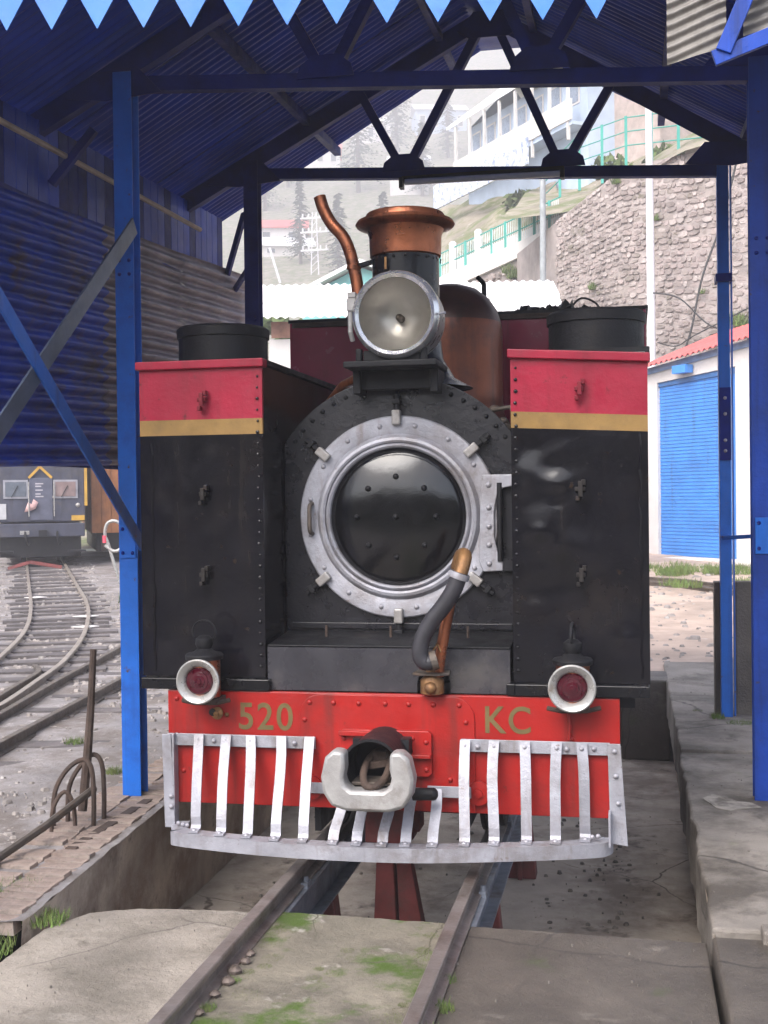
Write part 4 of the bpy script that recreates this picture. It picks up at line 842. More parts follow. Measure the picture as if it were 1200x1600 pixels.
for sx in (-1, 1):
    b = MB(); b.lathe([(.17, sx*-.04), (.17, sx*.04), (.12, sx*.045), (.001, sx*.045)], (sx*.86, .95, .42), 'X', 24); b.box(sx*.86-.12, sx*.86+.12, .6, 1.2, .3, .56); Lc(b, 'cylinder', M['rust'], fr, smooth=40)
    b = MB(); b.box(sx*1.02-.12, sx*1.02+.12, 3.2, 3.6, .2, .78); Lc(b, 'footstep', M['matt_black'], fr)
b = MB(); b.box(-.3, .3, .4, 1.2, .14, .2); b.box(-.32, .32, 1.9, 3.2, .06, .5); Lc(b, 'ashpan', M['matt_black'], fr)
# oil lamps on the buffer beam
def lamp(x, folded):
    b = MB(); b.lathe([(.074, .775), (.074, .965)], (x, -.10, 0), 'Z', 28, (True, True)); o = Lc(b, 'side_lamp', M['copper'], smooth=40)
    zc_ = .856
    b = MB(); b.lathe([(.08, -.155), (.104, -.185), (.104, -.197), (.098, -.202), (.075, -.19), (.066, -.172), (.066, -.165)], (x, 0, zc_), 'Y', 48); Lc(b, 'lamp_ring', M['cream'], o, smooth=40)
    b = MB(); b.lathe([(.068, -.168), (.058, -.178), (.045, -.176), (.043, -.182), (.03, -.182), (.028, -.187), (.016, -.188), (.014, -.194), (.001, -.196)], (x, 0, zc_), 'Y', 36); Lc(b, 'red_lens', M['red_lens'], o, smooth=30)
    b = MB(); b.lathe([(.088, .95), (.09, .968), (.082, .978), (.05, .985), (.032, 1.0), (.042, 1.02), (.04, 1.045), (.022, 1.06), (.001, 1.063)], (x, -.10, 0), 'Z', 28); Lc(b, 'lamp_cap', M['matt_black'], o, smooth=40)
    b = MB()
    if not folded: b.tube([(x+.056*math.cos(R(a)), -.10, 1.075+.056*math.sin(R(a))) for a in range(-35, 216, 12)], .0045, 6)
    else: b.tube([(x+.006*math.cos(R(a)), -.10+.05*math.cos(R(a)), 1.075+.056*math.sin(R(a))) for a in range(-35, 216, 12)], .007, 6)
    Lc(b, 'carry_handle', M['matt_black'], o, smooth=50)
    b = MB(); b.tube([(x-.115, -.09, .752), (x-.05, -.10, .742), (x+.06, -.10, .745), (x+.12, -.09, .758)], .011, 7); b.box(x-.07, x+.07, -.16, -.005, .75, .768); Lc(b, 'bracket', M['rust'], o, smooth=50)
lamp(-.842, False); lamp(.864, True)
for x in (.84,):
    b = MB(); b.tube([(x, -.012, .74), (x+.005, -.02, .66), (x, -.012, .60)], .009, 6); Lc(b, 'lamp_iron', M['red'], beam, smooth=50)

# ================================================================== BACKGROUND
def frame_of(p0, p1):
    d = Vector(p1)-Vector(p0); d.z = 0; d.normalize(); return d, Vector((-d.y, d.x, 0))
# --- shuttered garage
G0 = Vector((1.50, 23.93, 0)); gd, gn = frame_of((1.56, 23.85, 0), (3.59, 21.24, 0))   # gd along the front to the right, gn away from the viewer
gar = empty('garage', 'white garage with blue roller shutter and red tin roof', 'garage', (2.5, 22.6, .3))
def gp(s, n, z): return G0+gd*s+gn*n+Vector((0, 0, z))
def gbox(b, s0, s1, n0, n1, z0, z1, z0b=None, z1b=None):
    z0b = z0 if z0b is None else z0b; z1b = z1 if z1b is None else z1b
    b.hexa([gp(s0, n0, z0), gp(s1, n0, z0b), gp(s1, n1, z0b), gp(s0, n1, z0)], [gp(s0, n0, z1), gp(s1, n0, z1b), gp(s1, n1, z1b), gp(s0, n1, z1)])
SL0, SL1 = .42, 3.0
gh = lambda s: 4.58+.085*s
b = MB(); gbox(b, 0, SL0-.002, 0, .2, .1, gh(0)); gbox(b, SL1+.002, 4.2, 0, .2, .1, gh(SL1)); gbox(b, SL0, SL1, 0, .2, 4.28+.05*SL0, gh(SL0)+.0, 4.28+.05*SL1, gh(SL1)); gbox(b, 0, .2, .201, 2.6, .1, 4.5); gbox(b, -.3, 4.2, -.6, .0, .0, .30)
kid(b.build('wall', M['white_wall'], None), gar)
b = MB(); nsl = 50
for i in range(nsl):
    z0 = .31+(4.0/nsl)*i; gbox(b, SL0, SL1, .075, .10, z0, z0+.05); gbox(b, SL0, SL1, .09, .11, z0+.05, z0+.08)
gbox(b, SL0, SL1, .07, .115, .30, .305)
kid(b.build('roller_shutter', M['shutter'], None), gar)
b = MB(); gbox(b, SL0+.0, SL1, .04, .16, 4.2, 4.3, 4.3, 4.42); kid(b.build('shutter_box', mat('hood_blue', (.03, .12, .32), .5), None), gar)
b = MB(); gbox(b, -.1, 4.2, -.06, -.005, gh(0)-.08, gh(0)+.06, gh(4.2)-.08, gh(4.2)+.06); kid(b.build('fascia', mat('fascia_blue', (.16, .25, .42), .6), None), gar)
b = MB(); gbox(b, 1.25, 1.7, -.25, -.03, 4.42, 4.60); kid(b.build('wall_lamp', M['shutter'], None), gar)
b = MB()
def fn(u, v):
    s_ = -.15+4.5*u; n = -.3+2.6*v; p = gp(s_, n, gh(s_)+.06+.36*(n+.3)*1.05+.03*math.sin(2*math.pi*s_/.18)); return tuple(p)
b.grid(150, 4, fn); kid(b.build('roof', M['red_roof'], None, 70), gar)
# --- stone retaining wall with individual stones
def rubble(parent, c00, c10, c01, c11, sw, sh, seed, mats, limit=300, proud=.10, rest=None):
    """quad corners: bottom-left, bottom-right, top-left, top-right"""
    r_ = random.Random(seed); c00, c10, c01, c11 = map(Vector, (c00, c10, c01, c11))
    n = (c10-c00).cross(c01-c00).normalized()
    if n.y > 0: n = -n
    du = (c10-c00).normalized()
    q = du.to_track_quat('X', 'Z'); ang = math.atan2(du.y, du.x)
    W = (c10-c00).length; H = (c01-c00).length
    cnt = 0; v = 0; rows = max(1, int(H/sh))
    for j in range(rows):
        v0 = (j+.5)/rows; u = r_.uniform(-.5, 0)*sw/W
        while u < 1:
            wv = sw*r_.uniform(.5, 1.5)/W; uc = min(max(u+wv/2, 0), 1)
            vv = v0+r_.uniform(-.12, .12)/rows
            p = (c00.lerp(c10, uc)).lerp(c01.lerp(c11, uc), vv)
            if u+wv*.5 < 1 and u+wv*.5 > 0 and cnt < limit:
                place(r_.choice(mats), 'stone', parent, p-parent.location+n*r_.uniform(-.02, .05)*1.0, (r_.uniform(-.1, .1), r_.uniform(-.14, .14), ang+r_.uniform(-.05, .05)), (wv*W*.46, r_.uniform(.8, 1.3)*proud, H/rows*r_.uniform(.34, .5))); cnt += 1
            elif u+wv*.5 < 1 and u+wv*.5 > 0 and rest is not None:
                T_ = Matrix.Translation(p+n*r_.uniform(-.02, .05)) @ Matrix.Rotation(ang, 4, 'Z') @ Matrix.Rotation(r_.uniform(-.14, .14), 4, 'Y') @ Matrix.Diagonal((wv*W*.46, r_.uniform(.8, 1.3)*proud, H/rows*r_.uniform(.36, .52), 1))
                me = r_.choice(mats); rest.mi = r_.randrange(3); rest.add([T_ @ v_.co for v_ in me.vertices], [tuple(q_.vertices) for q_ in me.polygons])
            u += wv
    return cnt
def stone_meshes(mats, seed):
    o = []
    for i in range(9):
        r_ = random.Random(seed+i); b = MB(); k = 7; a0 = r_.uniform(0, 1)
        rad = [r_.uniform(.78, 1.08) for _ in range(k)]
        sq = lambda a, c: (max(-1, min(1, 1.25*math.cos(a)))*c, max(-1, min(1, 1.25*math.sin(a)))*c)
        back = [(*sq(a0+2*math.pi*j/k, rad[j]),) for j in range(k)]
        vs = [(x, .6, z) for x, z in back]+[(x*.97, -.5+r_.uniform(-.25, .25), z*.97) for x, z in back]+[(x*.82+.05, -.85+r_.uniform(-.35, .35)+.3*x*r_.uniform(-1, 1), z*.82) for x, z in back]
        b.add(vs, [tuple(range(2*k, 3*k))]+[(j, (j+1) % k, k+(j+1) % k, k+j) for j in range(k)]+[(k+j, k+(j+1) % k, 2*k+(j+1) % k, 2*k+j) for j in range(k)])
        o.append(b.mesh('stone', mats[i % len(mats)]))
    return o
SM = stone_meshes([M['stone_a'], M['stone_b'], M['stone_a'], M['stone_c'], M['stone_b']], 50)
rw = empty('retaining_wall', 'tall pinkish rubble stone retaining wall behind the garage', 'stone wall', (1.0, 33, 7))
A00, A10, A01, A11 = (-1.17, 34.9, 6.6), (1.0, 32.8, 6.2), (-1.14, 34.91, 10.72), (1.03, 32.81, 11.75)
B10, B11 = (5.4, 29.5, 5.0), (5.4, 29.5, 11.6)
def thickquad(b, a, c, d, e, t=.5):
    a, c, d, e = map(Vector, (a, c, d, e)); n = (c-a).cross(d-a).normalized()
    if n.y < 0: n = -n
    b.hexa([a, c, c+n*t, a+n*t], [d, e, e+n*t, d+n*t])
b = MB(); dn = lambda p: (p[0], p[1], 1.0)
thickquad(b, dn(A00), dn(A10), A01, A11, .6); thickquad(b, dn(A10), dn(B10), A11, B11, .6); b.hexa([(-1.17, 34.95, 6.6), (-.7, 35.4, 6.6), (-2.4, 40, 6.6), (-2.9, 40, 6.6)], [(-1.14, 34.96, 10.7), (-.7, 35.4, 10.7), (-2.4, 40, 10.7), (-2.9, 40, 10.7)])
kid(b.build('mortar_core', M['stone_wall'], None), rw)
rest = MB()
rubble(rw, A00, A10, A01, A11, .21, .145, 1, SM, 130, .018, rest)
rubble(rw, A10, B10, A11, B11, .27, .17, 2, SM, 168, .022, rest)
o = kid(rest.build('small_stones', [M['stone_a'], M['stone_b'], M['stone_c']], None), rw); o['kind'] = 'stuff'
for (p, s_) in (((1.9, 32.1, 10.0), .16), ((2.95, 31.3, 8.8), .15), ((3.6, 30.8, 7.6), .13), ((3.7, 30.7, 10.3), .13), ((-.05, 33.8, 8.3), .12), ((.6, 33.1, 11.4), .16), ((4.0, 30.4, 11.3), .22), ((4.2, 30.2, 6.5), .3), ((.2, 33.6, 7.0), .1)):
    pass
tufts('wall_plants', [(.02, 33.62, 8.2, .12, 50, .3), (.8, 32.9, 11.3, .15, 50, .3), (3.6, 30.6, 11.2, .2, 60, .35), (4.1, 30.3, 6.4, .35, 160, .5), (3.5, 30.75, 6.0, .2, 60, .3), (1.95, 31.95, 9.9, .1, 40, .25), (3.2, 30.95, 7.5, .1, 40, .2)], M['grass'], 'small green plants growing from the stone retaining wall', 12)
# --- hill and terraces
def hz(x, y):
    base = .4+.1*max(0, min(y, 120)-27)+.42*max(0, min(y, 410)-120)+.8*max(0, y-410)
    k = min(1, max(0, (y-27)/40)); return base+k*(3.5*N3(x*.018, y*.018)+1.3*N3(x*.07, y*.07, 4))
b = MB(); b.grid(150, 160, lambda u, v: (lambda x, y: (x, y, hz(x, y) if y > 26.2 else .41))(-420+620*u, 26+590*(v*v*.6+.4*v)))
tag(b.build('hillside', M['bank'], None, 80), 'steep hazy hillside with grass and bare soil behind the shed', 'hillside', None, 'structure')
b = MB()
def fn(u, v):
    y = 30+24*v; x = -3.2+15*u+(1.6*(1-v)-.5)*0
    yb = 33.6-1.05*(x)+.5 if x > -1 else 35.2
    yy = max(yb, 30)+(54-max(yb, 30))*v
    return (x, yy, 11.0+.22*max(0, min(x, 3))+.30*(yy-max(yb, 30))+.25*N3(x*.5, yy*.4, 2))
b.grid(40, 40, fn); tag(b.build('terrace_bank', M['bank'], None, 80), 'grassy bank sloping up above the stone retaining wall', 'bank', None, 'structure')
b = MB()
def fn(u, v):
    a = wl_(u, 10.4, 11.2)+Vector((.3, .6, 0)); c = Vector((-13.5, 66, 17.6)).lerp(Vector((-2.4, 54, 17.4)), u)
    p = a.lerp(c, v); return (p.x, p.y, p.z+.3*N3(p.x*.5, p.y*.5, 6)+.12*N3(p.x*2, p.y*2, 6))
wl_ = lambda t, z0, z1: Vector((-8.6, 46.3, z0)).lerp(Vector((-1.25, 38.9, z1)), t)
b.grid(30, 30, fn); tag(b.build('upper_bank', M['bank'], None, 80), 'brown grassy bank between the green railing and the gallery house', 'bank', None, 'structure')
# --- lower terrace wall with white coping and green railing
lw = empty('terrace_wall', 'sloping stone terrace wall with white coping and green railing', 'stone wall', (-4, 42, 9))
wl = lambda t, z0, z1: Vector((-6.6, 44.3, z0)).lerp(Vector((-1.25, 38.9, z1)), t)
b = MB(); thickquad(b, wl(0, 2.0, 2.0), wl(1, 2.0, 2.0), wl(0, 10.0, 10.9), wl(1, 10.0, 10.9), .5); kid(b.build('mortar_core', M['stone_wall'], None), lw)
rubble(lw, wl(0, 7.6, 7.2), wl(1, 7.6, 7.2), wl(0, 10.0, 10.9), wl(1, 10.0, 10.85), .5, .36, 6, SM, 170, .09)
b = MB(); thickquad(b, wl(0, 10.0, 10.9)+Vector((-.1, -.12, 0)), wl(1, 10.0, 10.9)+Vector((-.1, -.12, 0)), wl(0, 10.65, 11.45)+Vector((-.1, -.12, 0)), wl(1, 10.65, 11.45)+Vector((-.1, -.12, 0)), .75); kid(b.build('coping', M['white_wall'], None), lw)
rail = empty('green_railing', 'green railing with posts on the white coping of the terrace wall', 'railing', tuple(wl(.5, 10.65, 11.45)))
for i in range(9):
    t = (i+.3)/9; p = wl(t, 10.65, 11.45)
    b = MB(); b.box(p.x-.05, p.x+.05, p.y-.05+.2, p.y+.05+.2, p.z-.02, p.z+1.1)
    if i in (1, 3): b = MB(); b.box(p.x-.14, p.x+.14, p.y+.1, p.y+.38, p.z-.02, p.z+1.2); b.dome((p.x, p.y+.24, p.z+1.2), .17, (0, 0, 1))
    kid(b.build('pillar' if i in (1, 3) else 'rail_post', M['white_wall'] if i in (1, 3) else M['green_rail'], None), rail)
for dz in (1.05, .55):
    b = MB(); b.tube([wl(0, 10.65+dz, 11.45+dz)+Vector((0, .2, 0)), wl(1, 10.65+dz, 11.45+dz)+Vector((0, .2, 0))], .03, 6); kid(b.build('handrail', M['green_rail'], None), rail)
r_ = random.Random(14)
b = MB()
for i in range(70):
    t = i/70; p = wl(t, 10.65, 11.45)+Vector((0, .2, 0)); b.box(p.x-.012, p.x+.012, p.y-.012, p.y+.012, p.z, p.z+1.05)
o = kid(b.build('baluster', mat('pale_baluster', (.6, .68, .68), .6), None), rail); o['kind'] = 'stuff'
b = MB(); thickquad(b, wl(0, 10.5, 11.3)+Vector((.5, 1.2, 0)), wl(1, 10.5, 11.3)+Vector((.5, 1.2, 0)), wl(0, 11.6, 12.3)+Vector((.5, 1.2, 0)), wl(1, 11.6, 12.3)+Vector((.5, 1.2, 0)), .2)
tag(b.build('parapet_wall', M['white_wall'], None), 'white parapet wall behind the green railing', 'wall')
tufts('bank_grass', [(wl(.62+.04*i, 9.8, 10.6).x, wl(.62+.04*i, 9.8, 10.6).y-.15, wl(.62+.04*i, 9.7, 10.55).z-r_.uniform(0, .5), .28, 90, .4) for i in range(10)]+[(-1.45+r_.uniform(-.3, .2), 38.6, 7.6+.35*i, .25, 70, .35) for i in range(9)], M['grass'], 'bright grass hanging over the terrace wall below the coping', 15)
# --- upper green fence
uf = empty('upper_fence', 'green wire fence on the bank above the retaining wall', 'fence', (1, 39, 13))
FP = [Vector((-2.2, 43.2, 13.2)), Vector((-.63, 41.18, 14.0)), Vector((1.1, 39.5, 14.0)), Vector((2.87, 37.81, 13.6)), Vector((4.6, 36.2, 13.2))]
for i in range(len(FP)-1):
    for k in range(2):
        p = FP[i].lerp(FP[i+1], k/2); b = MB(); b.box(p.x-.05, p.x+.05, p.y-.05, p.y+.05, p.z-.8, p.z+1.35); kid(b.build('fence_post', M['green_rail'], None), uf)
    for dz in (.3, .8, 1.3):
        b = MB(); b.tube([FP[i]+Vector((0, 0, dz)), FP[i+1]+Vector((0, 0, dz))], .022, 6); kid(b.build('fence_rail', M['green_rail'], None), uf)
# --- upper white and blue house, stone house
uh = empty('gallery_house', 'white and pale blue long house with gallery high on the hill', 'house', (-4, 54, 18.5))
ud, un = frame_of((-6.76, 57.36, 0), (-1.03, 49.33, 0)); U0 = Vector((-6.9, 57.5, 0))
def up_(s, n, z): return U0+ud*s+un*n+Vector((0, 0, z))
def ubox(b, s0, s1, n0, n1, z0, z1, w=0):
    b.hexa([up_(s0, n0, z0), up_(s1, n0, z0), up_(s1, n1, z0), up_(s0, n1, z0)], [up_(s0, n0, z1), up_(s1, n0, z1), up_(s1, n1, z1), up_(s0, n1, z1)])
b = MB(); ubox(b, 0, 11, 0, 5, 14, 20.7); kid(b.build('wall', M['house_blue'], None), uh)
b = MB()
for k in range(2):
    b.hexa([up_(-.7, -.9, 20.75), up_(11.5, -.9, 20.75), up_(11.5, 2.6, 23.4), up_(-.7, 2.6, 23.4)], [up_(-.7, -.9, 20.9), up_(11.5, -.9, 20.9), up_(11.5, 2.6, 23.55), up_(-.7, 2.6, 23.55)]); break
b.hexa([up_(-.7, 2.61, 23.4), up_(11.5, 2.61, 23.4), up_(11.5, 6, 20.8), up_(-.7, 6, 20.8)], [up_(-.7, 2.61, 23.55), up_(11.5, 2.61, 23.55), up_(11.5, 6, 20.95), up_(-.7, 6, 20.95)])
kid(b.build('roof', M['white_roof'], None), uh)
b = MB(); b.add([up_(0, 0.01, 20.7), up_(0, 5, 20.7), up_(0, 2.6, 23.35)], [(0, 1, 2)]); kid(b.build('gable', M['house_blue'], None), uh)
for i in range(7):
    s0 = .5+1.5*i
    b = MB(); ubox(b, s0, s0+.9, -.03, -.005, 19.0, 20.3); f = kid(b.build('window', M['white_wall'], None), uh)
    b = MB(); ubox(b, s0+.1, s0+.8, -.05, -.031, 19.1, 20.2); q = kid(b.build('pane', mat('hazy_pane', (.25, .3, .38), .3) if i == 0 else bpy.data.materials['hazy_pane'], None), uh)
b = MB(); ubox(b, 0, 11, -.9, -.8, 18.0, 18.9); kid(b.build('gallery_front', M['white_wall'], None), uh)
b = MB(); ubox(b, 0, 11, -.8, -.001, 17.8, 17.95); kid(b.build('gallery_floor', M['house_blue'], None), uh)
for i in range(8):
    b = MB(); ubox(b, .1+1.5*i, .22+1.5*i, -.85, -.73, 17.2, 20.7); kid(b.build('gallery_post', M['white_wall'], None), uh)
b = MB(); ubox(b, .3, 9.5, -2.2, -2.1, 16.3, 17.5); kid(b.build('lower_fence', mat('flowered_fence', (.6, .63, .7), .7, 0, .4, 3, 0, 9, dirt=((.25, .3, .45), 4, .5, .6)), None), uh)
sh_ = empty('stone_house', 'pinkish stone house with blue eaves and one window above the bank', 'house', (-.5, 51.3, 18))
sd_, sn_ = frame_of((-2.48, 53.1, 0), (1.15, 48.7, 0)); S0 = Vector((-2.9, 53.6, 0))
def sp(s, n, z): return S0+sd_*s+sn_*n+Vector((0, 0, z))
def sbox(b, s0, s1, n0, n1, z0, z1): b.hexa([sp(s0, n0, z0), sp(s1, n0, z0), sp(s1, n1, z0), sp(s0, n1, z0)], [sp(s0, n0, z1), sp(s1, n0, z1), sp(s1, n1, z1), sp(s0, n1, z1)])
b = MB(); sbox(b, .4, 8.5, 0, 4, 15.5, 20.4); kid(b.build('wall', mat('pink_stonework', (.42, .34, .31), .9, 0, .2, 2, .6, 5, dirt=((.3, .25, .22), 1.5, .5, .7)), None), sh_)
b = MB(); sbox(b, .2, 8.7, -.5, 4.3, 20.402, 20.75); kid(b.build('eaves', mat('eaves_blue', (.35, .5, .66), .6), None), sh_)
b = MB(); b.hexa([sp(.2, -.6, 20.76), sp(8.7, -.6, 20.76), sp(8.7, 4.4, 20.76), sp(.2, 4.4, 20.76)], [sp(.8, 1.6, 22.2), sp(8.2, 1.6, 22.2), sp(8.2, 2.2, 22.2), sp(.8, 2.2, 22.2)]); kid(b.build('roof', M['white_roof'], None), sh_)
for s0, wd_, z0, z1 in ((3.7, .9, 18.6, 19.9), (1.5, .5, 18.7, 19.5)):
    b = MB(); sbox(b, s0, s0+wd_, -.06, -.005, z0, z1); w_ = kid(b.build('window', M['window_dark'], None), sh_)
b = MB(); sbox(b, 1.3, 2.0, -.06, -.004, 16.6, 18.3); kid(b.build('door', M['white_wall'], None), sh_)
# --- long low building with white corrugated roof just beyond the shed
lb = empty('white_roofed_building', 'long low white walled building with pale corrugated roof beyond the shed', 'building', (-2.5, 17.4, 0))
ld, ln = frame_of((-5.46, 16.13, 0), (-.11, 17.21, 0)); L0 = Vector((-5.6, 16.1, 0))
def lp(s, n, z): return L0+ld*s+ln*n+Vector((0, 0, z))
def lbox(b, s0, s1, n0, n1, z0, z1): b.hexa([lp(s0, n0, z0), lp(s1, n0, z0), lp(s1, n1, z0), lp(s0, n1, z0)], [lp(s0, n0, z1), lp(s1, n0, z1), lp(s1, n1, z1), lp(s0, n1, z1)])
b = MB(); lbox(b, .2, 5.5, .4, 3, .1, 4.70); kid(b.build('wall', M['white_wall'], None), lb)
b = MB(); lbox(b, .25, 5.4, .35, .39, 4.72, 5.02); kid(b.build('brick_course', mat('brown_course', (.28, .15, .11), .8, 0, .4, 3, .3, 9, dirt=((.45, .4, .2), 2, .55, .7)), None), lb)
for (n0, z0, n1, z1) in ((-.1, 5.08, .75, 5.45), (.70, 5.50, 1.6, 5.92)):
    b = MB(); b.grid(220, 2, lambda u, v: tuple(lp(-.05+5.75*u, n0+(n1-n0)*v, z0+(z1-z0)*v+.02*math.sin(2*math.pi*u*5.75/.16)+.03*u))); kid(b.build('roof', M['white_roof'], None, 70), lb)
    b = MB(); b.grid(220, 1, lambda u, v: tuple(lp(-.05+5.75*u, n0+.006, z0+.02*math.sin(2*math.pi*u*5.75/.16)+.03*u-.05*(1-v)))); kid(b.build('roof_edge', M['white_roof'], None, 70), lb)
# --- teal gabled hut, hillside houses
def house(name, c, rot, W_, D_, H_, mw, mr, label, nwin=2):
    h = empty(name, label, 'house', c, None); h.rotation_euler = (0, 0, rot); h.scale = (1.9, 1.9, 1.9)
    b = MB(); b.box(-W_/2, W_/2, 0, D_, -2.5, H_); b.build('wall', mw, h)
    b = MB(); e = .35
    b.hexa([(-W_/2-e, -e, H_-.05), (W_/2+e, -e, H_-.05), (W_/2+e, D_/2, H_+D_*.28), (-W_/2-e, D_/2, H_+D_*.28)], [(-W_/2-e, -e, H_+.08), (W_/2+e, -e, H_+.08), (W_/2+e, D_/2, H_+D_*.28+.13), (-W_/2-e, D_/2, H_+D_*.28+.13)])
    b.hexa([(-W_/2-e, D_/2+.01, H_+D_*.28), (W_/2+e, D_/2+.01, H_+D_*.28), (W_/2+e, D_+e, H_-.05), (-W_/2-e, D_+e, H_-.05)], [(-W_/2-e, D_/2+.01, H_+D_*.28+.13), (W_/2+e, D_/2+.01, H_+D_*.28+.13), (W_/2+e, D_+e, H_+.08), (-W_/2-e, D_+e, H_+.08)])
    b.build('roof', mr, h)
    for i in range(nwin):
        x = -W_/2+W_*(i+.5)/nwin; b = MB(); b.box(x-.45, x+.45, -.05, -.005, H_*.35, H_*.8); f = b.build('window', M['white_wall'], h); b = MB(); b.box(x-.35, x+.35, -.07, -.051, H_*.39, H_*.76); b.build('pane', M['window_dark'], f)
    return h
house('hillside_house', (-61.3, 210.6, 48.4), .25, 5, 4, 1.6, M['white_wall'], M['red_roof'], 'small white house with red roof on the hazy hillside beside the far left shed post')
house('hillside_house', (-53, 357.4, 110), .3, 8, 6, 4, M['house_blue'], M['white_roof'], 'pale blue house with white roof seen through the middle of the truss', 4)
house('hillside_house', (-71.7, 343.5, 104.3), .2, 6, 5, 3.6, M['white_wall'], M['white_roof'], 'whitewashed house with white roof under the left web of the truss', 3)
house('hillside_house', (-77.1, 304.2, 87.8), .25, 5.5, 5, 2.6, M['white_wall'], M['red_roof'], 'distant white house with red roof just below the left end of the truss', 3)
house('hillside_house', (-46.4, 263.5, 70.6), .2, 4.5, 4, 3.2, M['white_wall'], M['white_roof'], 'narrow white house above the chimney under the truss chord', 2)
house('hillside_house', (-57.2, 199.6, 43.8), .35, 5, 4, 1.0, M['white_wall'], M['white_roof'], 'low white shed roof below the red roofed hillside house', 2)
tg = empty('teal_hut', 'teal gabled hut with white eaves behind the white corrugated roof', 'hut', (-7.9, 33.5, 7))
b = MB(); b.prism([(-9.4, 6.6), (-5.4, 6.6), (-5.4, 8.5), (-7.45, 9.25), (-9.4, 8.35)], 33.5, 36); kid(b.build('wall', M['teal'], None), tg)
b = MB(); b.bar((-9.55, 34.6, 8.42), (-7.4, 34.6, 9.40), .12, 3); b.bar((-7.4, 34.6, 9.40), (-5.2, 34.6, 8.55), .12, 3); kid(b.build('roof', M['white_roof'], None), tg)
# --- poles and wires
def pole(name, pts, r, m, label, cat='pole', arms=()):
    b = MB(); b.tube(pts, r, 10); o = b.build(name, m, None, 40); tag(o, label, cat)
    return o
pole('tall_pole', [(1.75, 29.35, 4.5), (1.74, 29.38, 9), (1.73, 29.4, 13.3)], [.12, .11, .09], M['pole_white'], 'tall pale pole standing in front of the stone retaining wall')
pole('grey_pole', [(-1.35, 30.76, 5.0), (-1.31, 30.8, 11.2)], [.1, .085], mat('pole_grey', (.3, .32, .33), .6), 'grey steel pole left of the retaining wall corner')
lp_ = empty('lattice_pole', 'white lattice power pole with crossarms on the misty slope', 'power pole', (-47.7, 183.6, 36.6)); lp_.scale = (3.2, 3.2, 3.2)
b = MB()
for sx in (-1, 1): b.tube([(sx*.22, 0, -.6), (sx*.10, 0, 3.4)], .035, 6)
for i in range(11):
    z = -.3+i*.33; w0 = .21-.11*(z+.6)/4; b.bar((-w0, 0, z), (w0, 0, z+.3), .025, .025)
b.build('mast', M['pole_white'], lp_)
for z in (1.5, 2.4, 3.1):
    b = MB(); b.box(-.72, .72, -.04, .04, z-.04, z+.04)
    for x in (-.6, -.3, .3, .6): b.box(x-.035, x+.035, -.035, .035, z+.04, z+.22)
    b.build('crossarm', M['pole_white'], lp_)
pole('leaning_pole', [(-54.2, 180.3, 41.5), (-51.8, 180.3, 33.5)], .2, M['pole_white'], 'pale leaning pole left of the lattice power pole')
def cable(pts, r, label): 
    b = MB(); b.tube(smoothpath(pts, 6), r, 6); tag(b.build('cable', M['cable'], None, 40), label, 'cable', 'cables by the retaining wall')
cable([(1.8, 29.2, 7.3), (2.5, 28.8, 7.05), (3.3, 28.3, 6.2), (4.3, 27.5, 5.9)], .022, 'black cable drooping from the tall pole along the wall foot')
cable([(4.0, 28.5, 10.6), (3.6, 28.6, 9.0), (3.1, 28.7, 7.6), (2.8, 28.8, 6.2), (2.6, 28.9, 5.6)], .03, 'dark cable hanging down the face of the retaining wall')
cable([(1.9, 29, 5.9), (2.4, 28.7, 5.75), (2.9, 28.4, 6.0), (4.4, 27.2, 6.6)], .018, 'thin cable looping behind the garage roof')
b = MB(); r_ = random.Random(77)
for i in range(26):
    p = gp(r_.uniform(-.1, 4), r_.uniform(2.3, 3.6), 5.5+r_.uniform(-.1, .35)); q = gp(r_.uniform(-.1, 4), r_.uniform(2.3, 3.6), 5.6+r_.uniform(-.1, .3)); b.bar(p, p.lerp(q, .5), .12, .05)
tag(b.build('timber_pile', M['bark'], None), 'jumbled heap of dark timber on the bank behind the garage roof', 'timber pile')
# --- conifers on the slope
def conifer_mesh(seed, hgt):
    r_ = random.Random(seed); t = MB(); t.tube([(0, 0, -1.5), (0, 0, hgt*.5), (.05, 0, hgt)], [.3, .2, .03], 8); tm = t.mesh('trunk', M['bark'])
    c = MB()
    n = 190
    for i in range(n):
        f = (i+r_.random())/n; z = hgt*(.14+.86*f); L_ = (1-f)**.8*hgt*.24*r_.uniform(.5, 1.1)+.2; a = r_.uniform(0, 6.28)
        for k in range(5):
            q = (k+.6)/5*L_; x = q*math.cos(a); y = q*math.sin(a); zz = z-q*.32+r_.uniform(-.1, .1); s_ = .5*(1.15-k*.13)*r_.uniform(.6, 1.2)
            d = Vector((math.cos(a), math.sin(a), -.3)); e = Vector((-math.sin(a), math.cos(a), r_.uniform(-.4, .4)))
            p = Vector((x, y, zz)); c.add([p-e*s_*.5, p+d*s_*1.1, p+e*s_*.5, p+Vector((0, 0, -.25*s_))], [(0, 1, 2), (0, 3, 1), (1, 3, 2)])
    return tm, c.mesh('crown', M['foliage'])
CM = [conifer_mesh(s, h) for s, h in ((1, 13), (2, 16), (3, 11))]
labs = ['conifer rising behind the bent exhaust pipe', 'dark conifer left of the truss apex', 'conifer behind the lattice power pole', 'conifer just right of the far left shed post, above the red roof',
        'conifer left of the chimney under the truss chord', 'conifer above the teal hut', 'conifer between the exhaust pipe and the chimney', 'highest conifer, seen inside the apex of the truss', 'conifer by the pale blue house seen through the truss', 'conifer between the red roofed houses', 'conifer under the left rafter of the far truss']
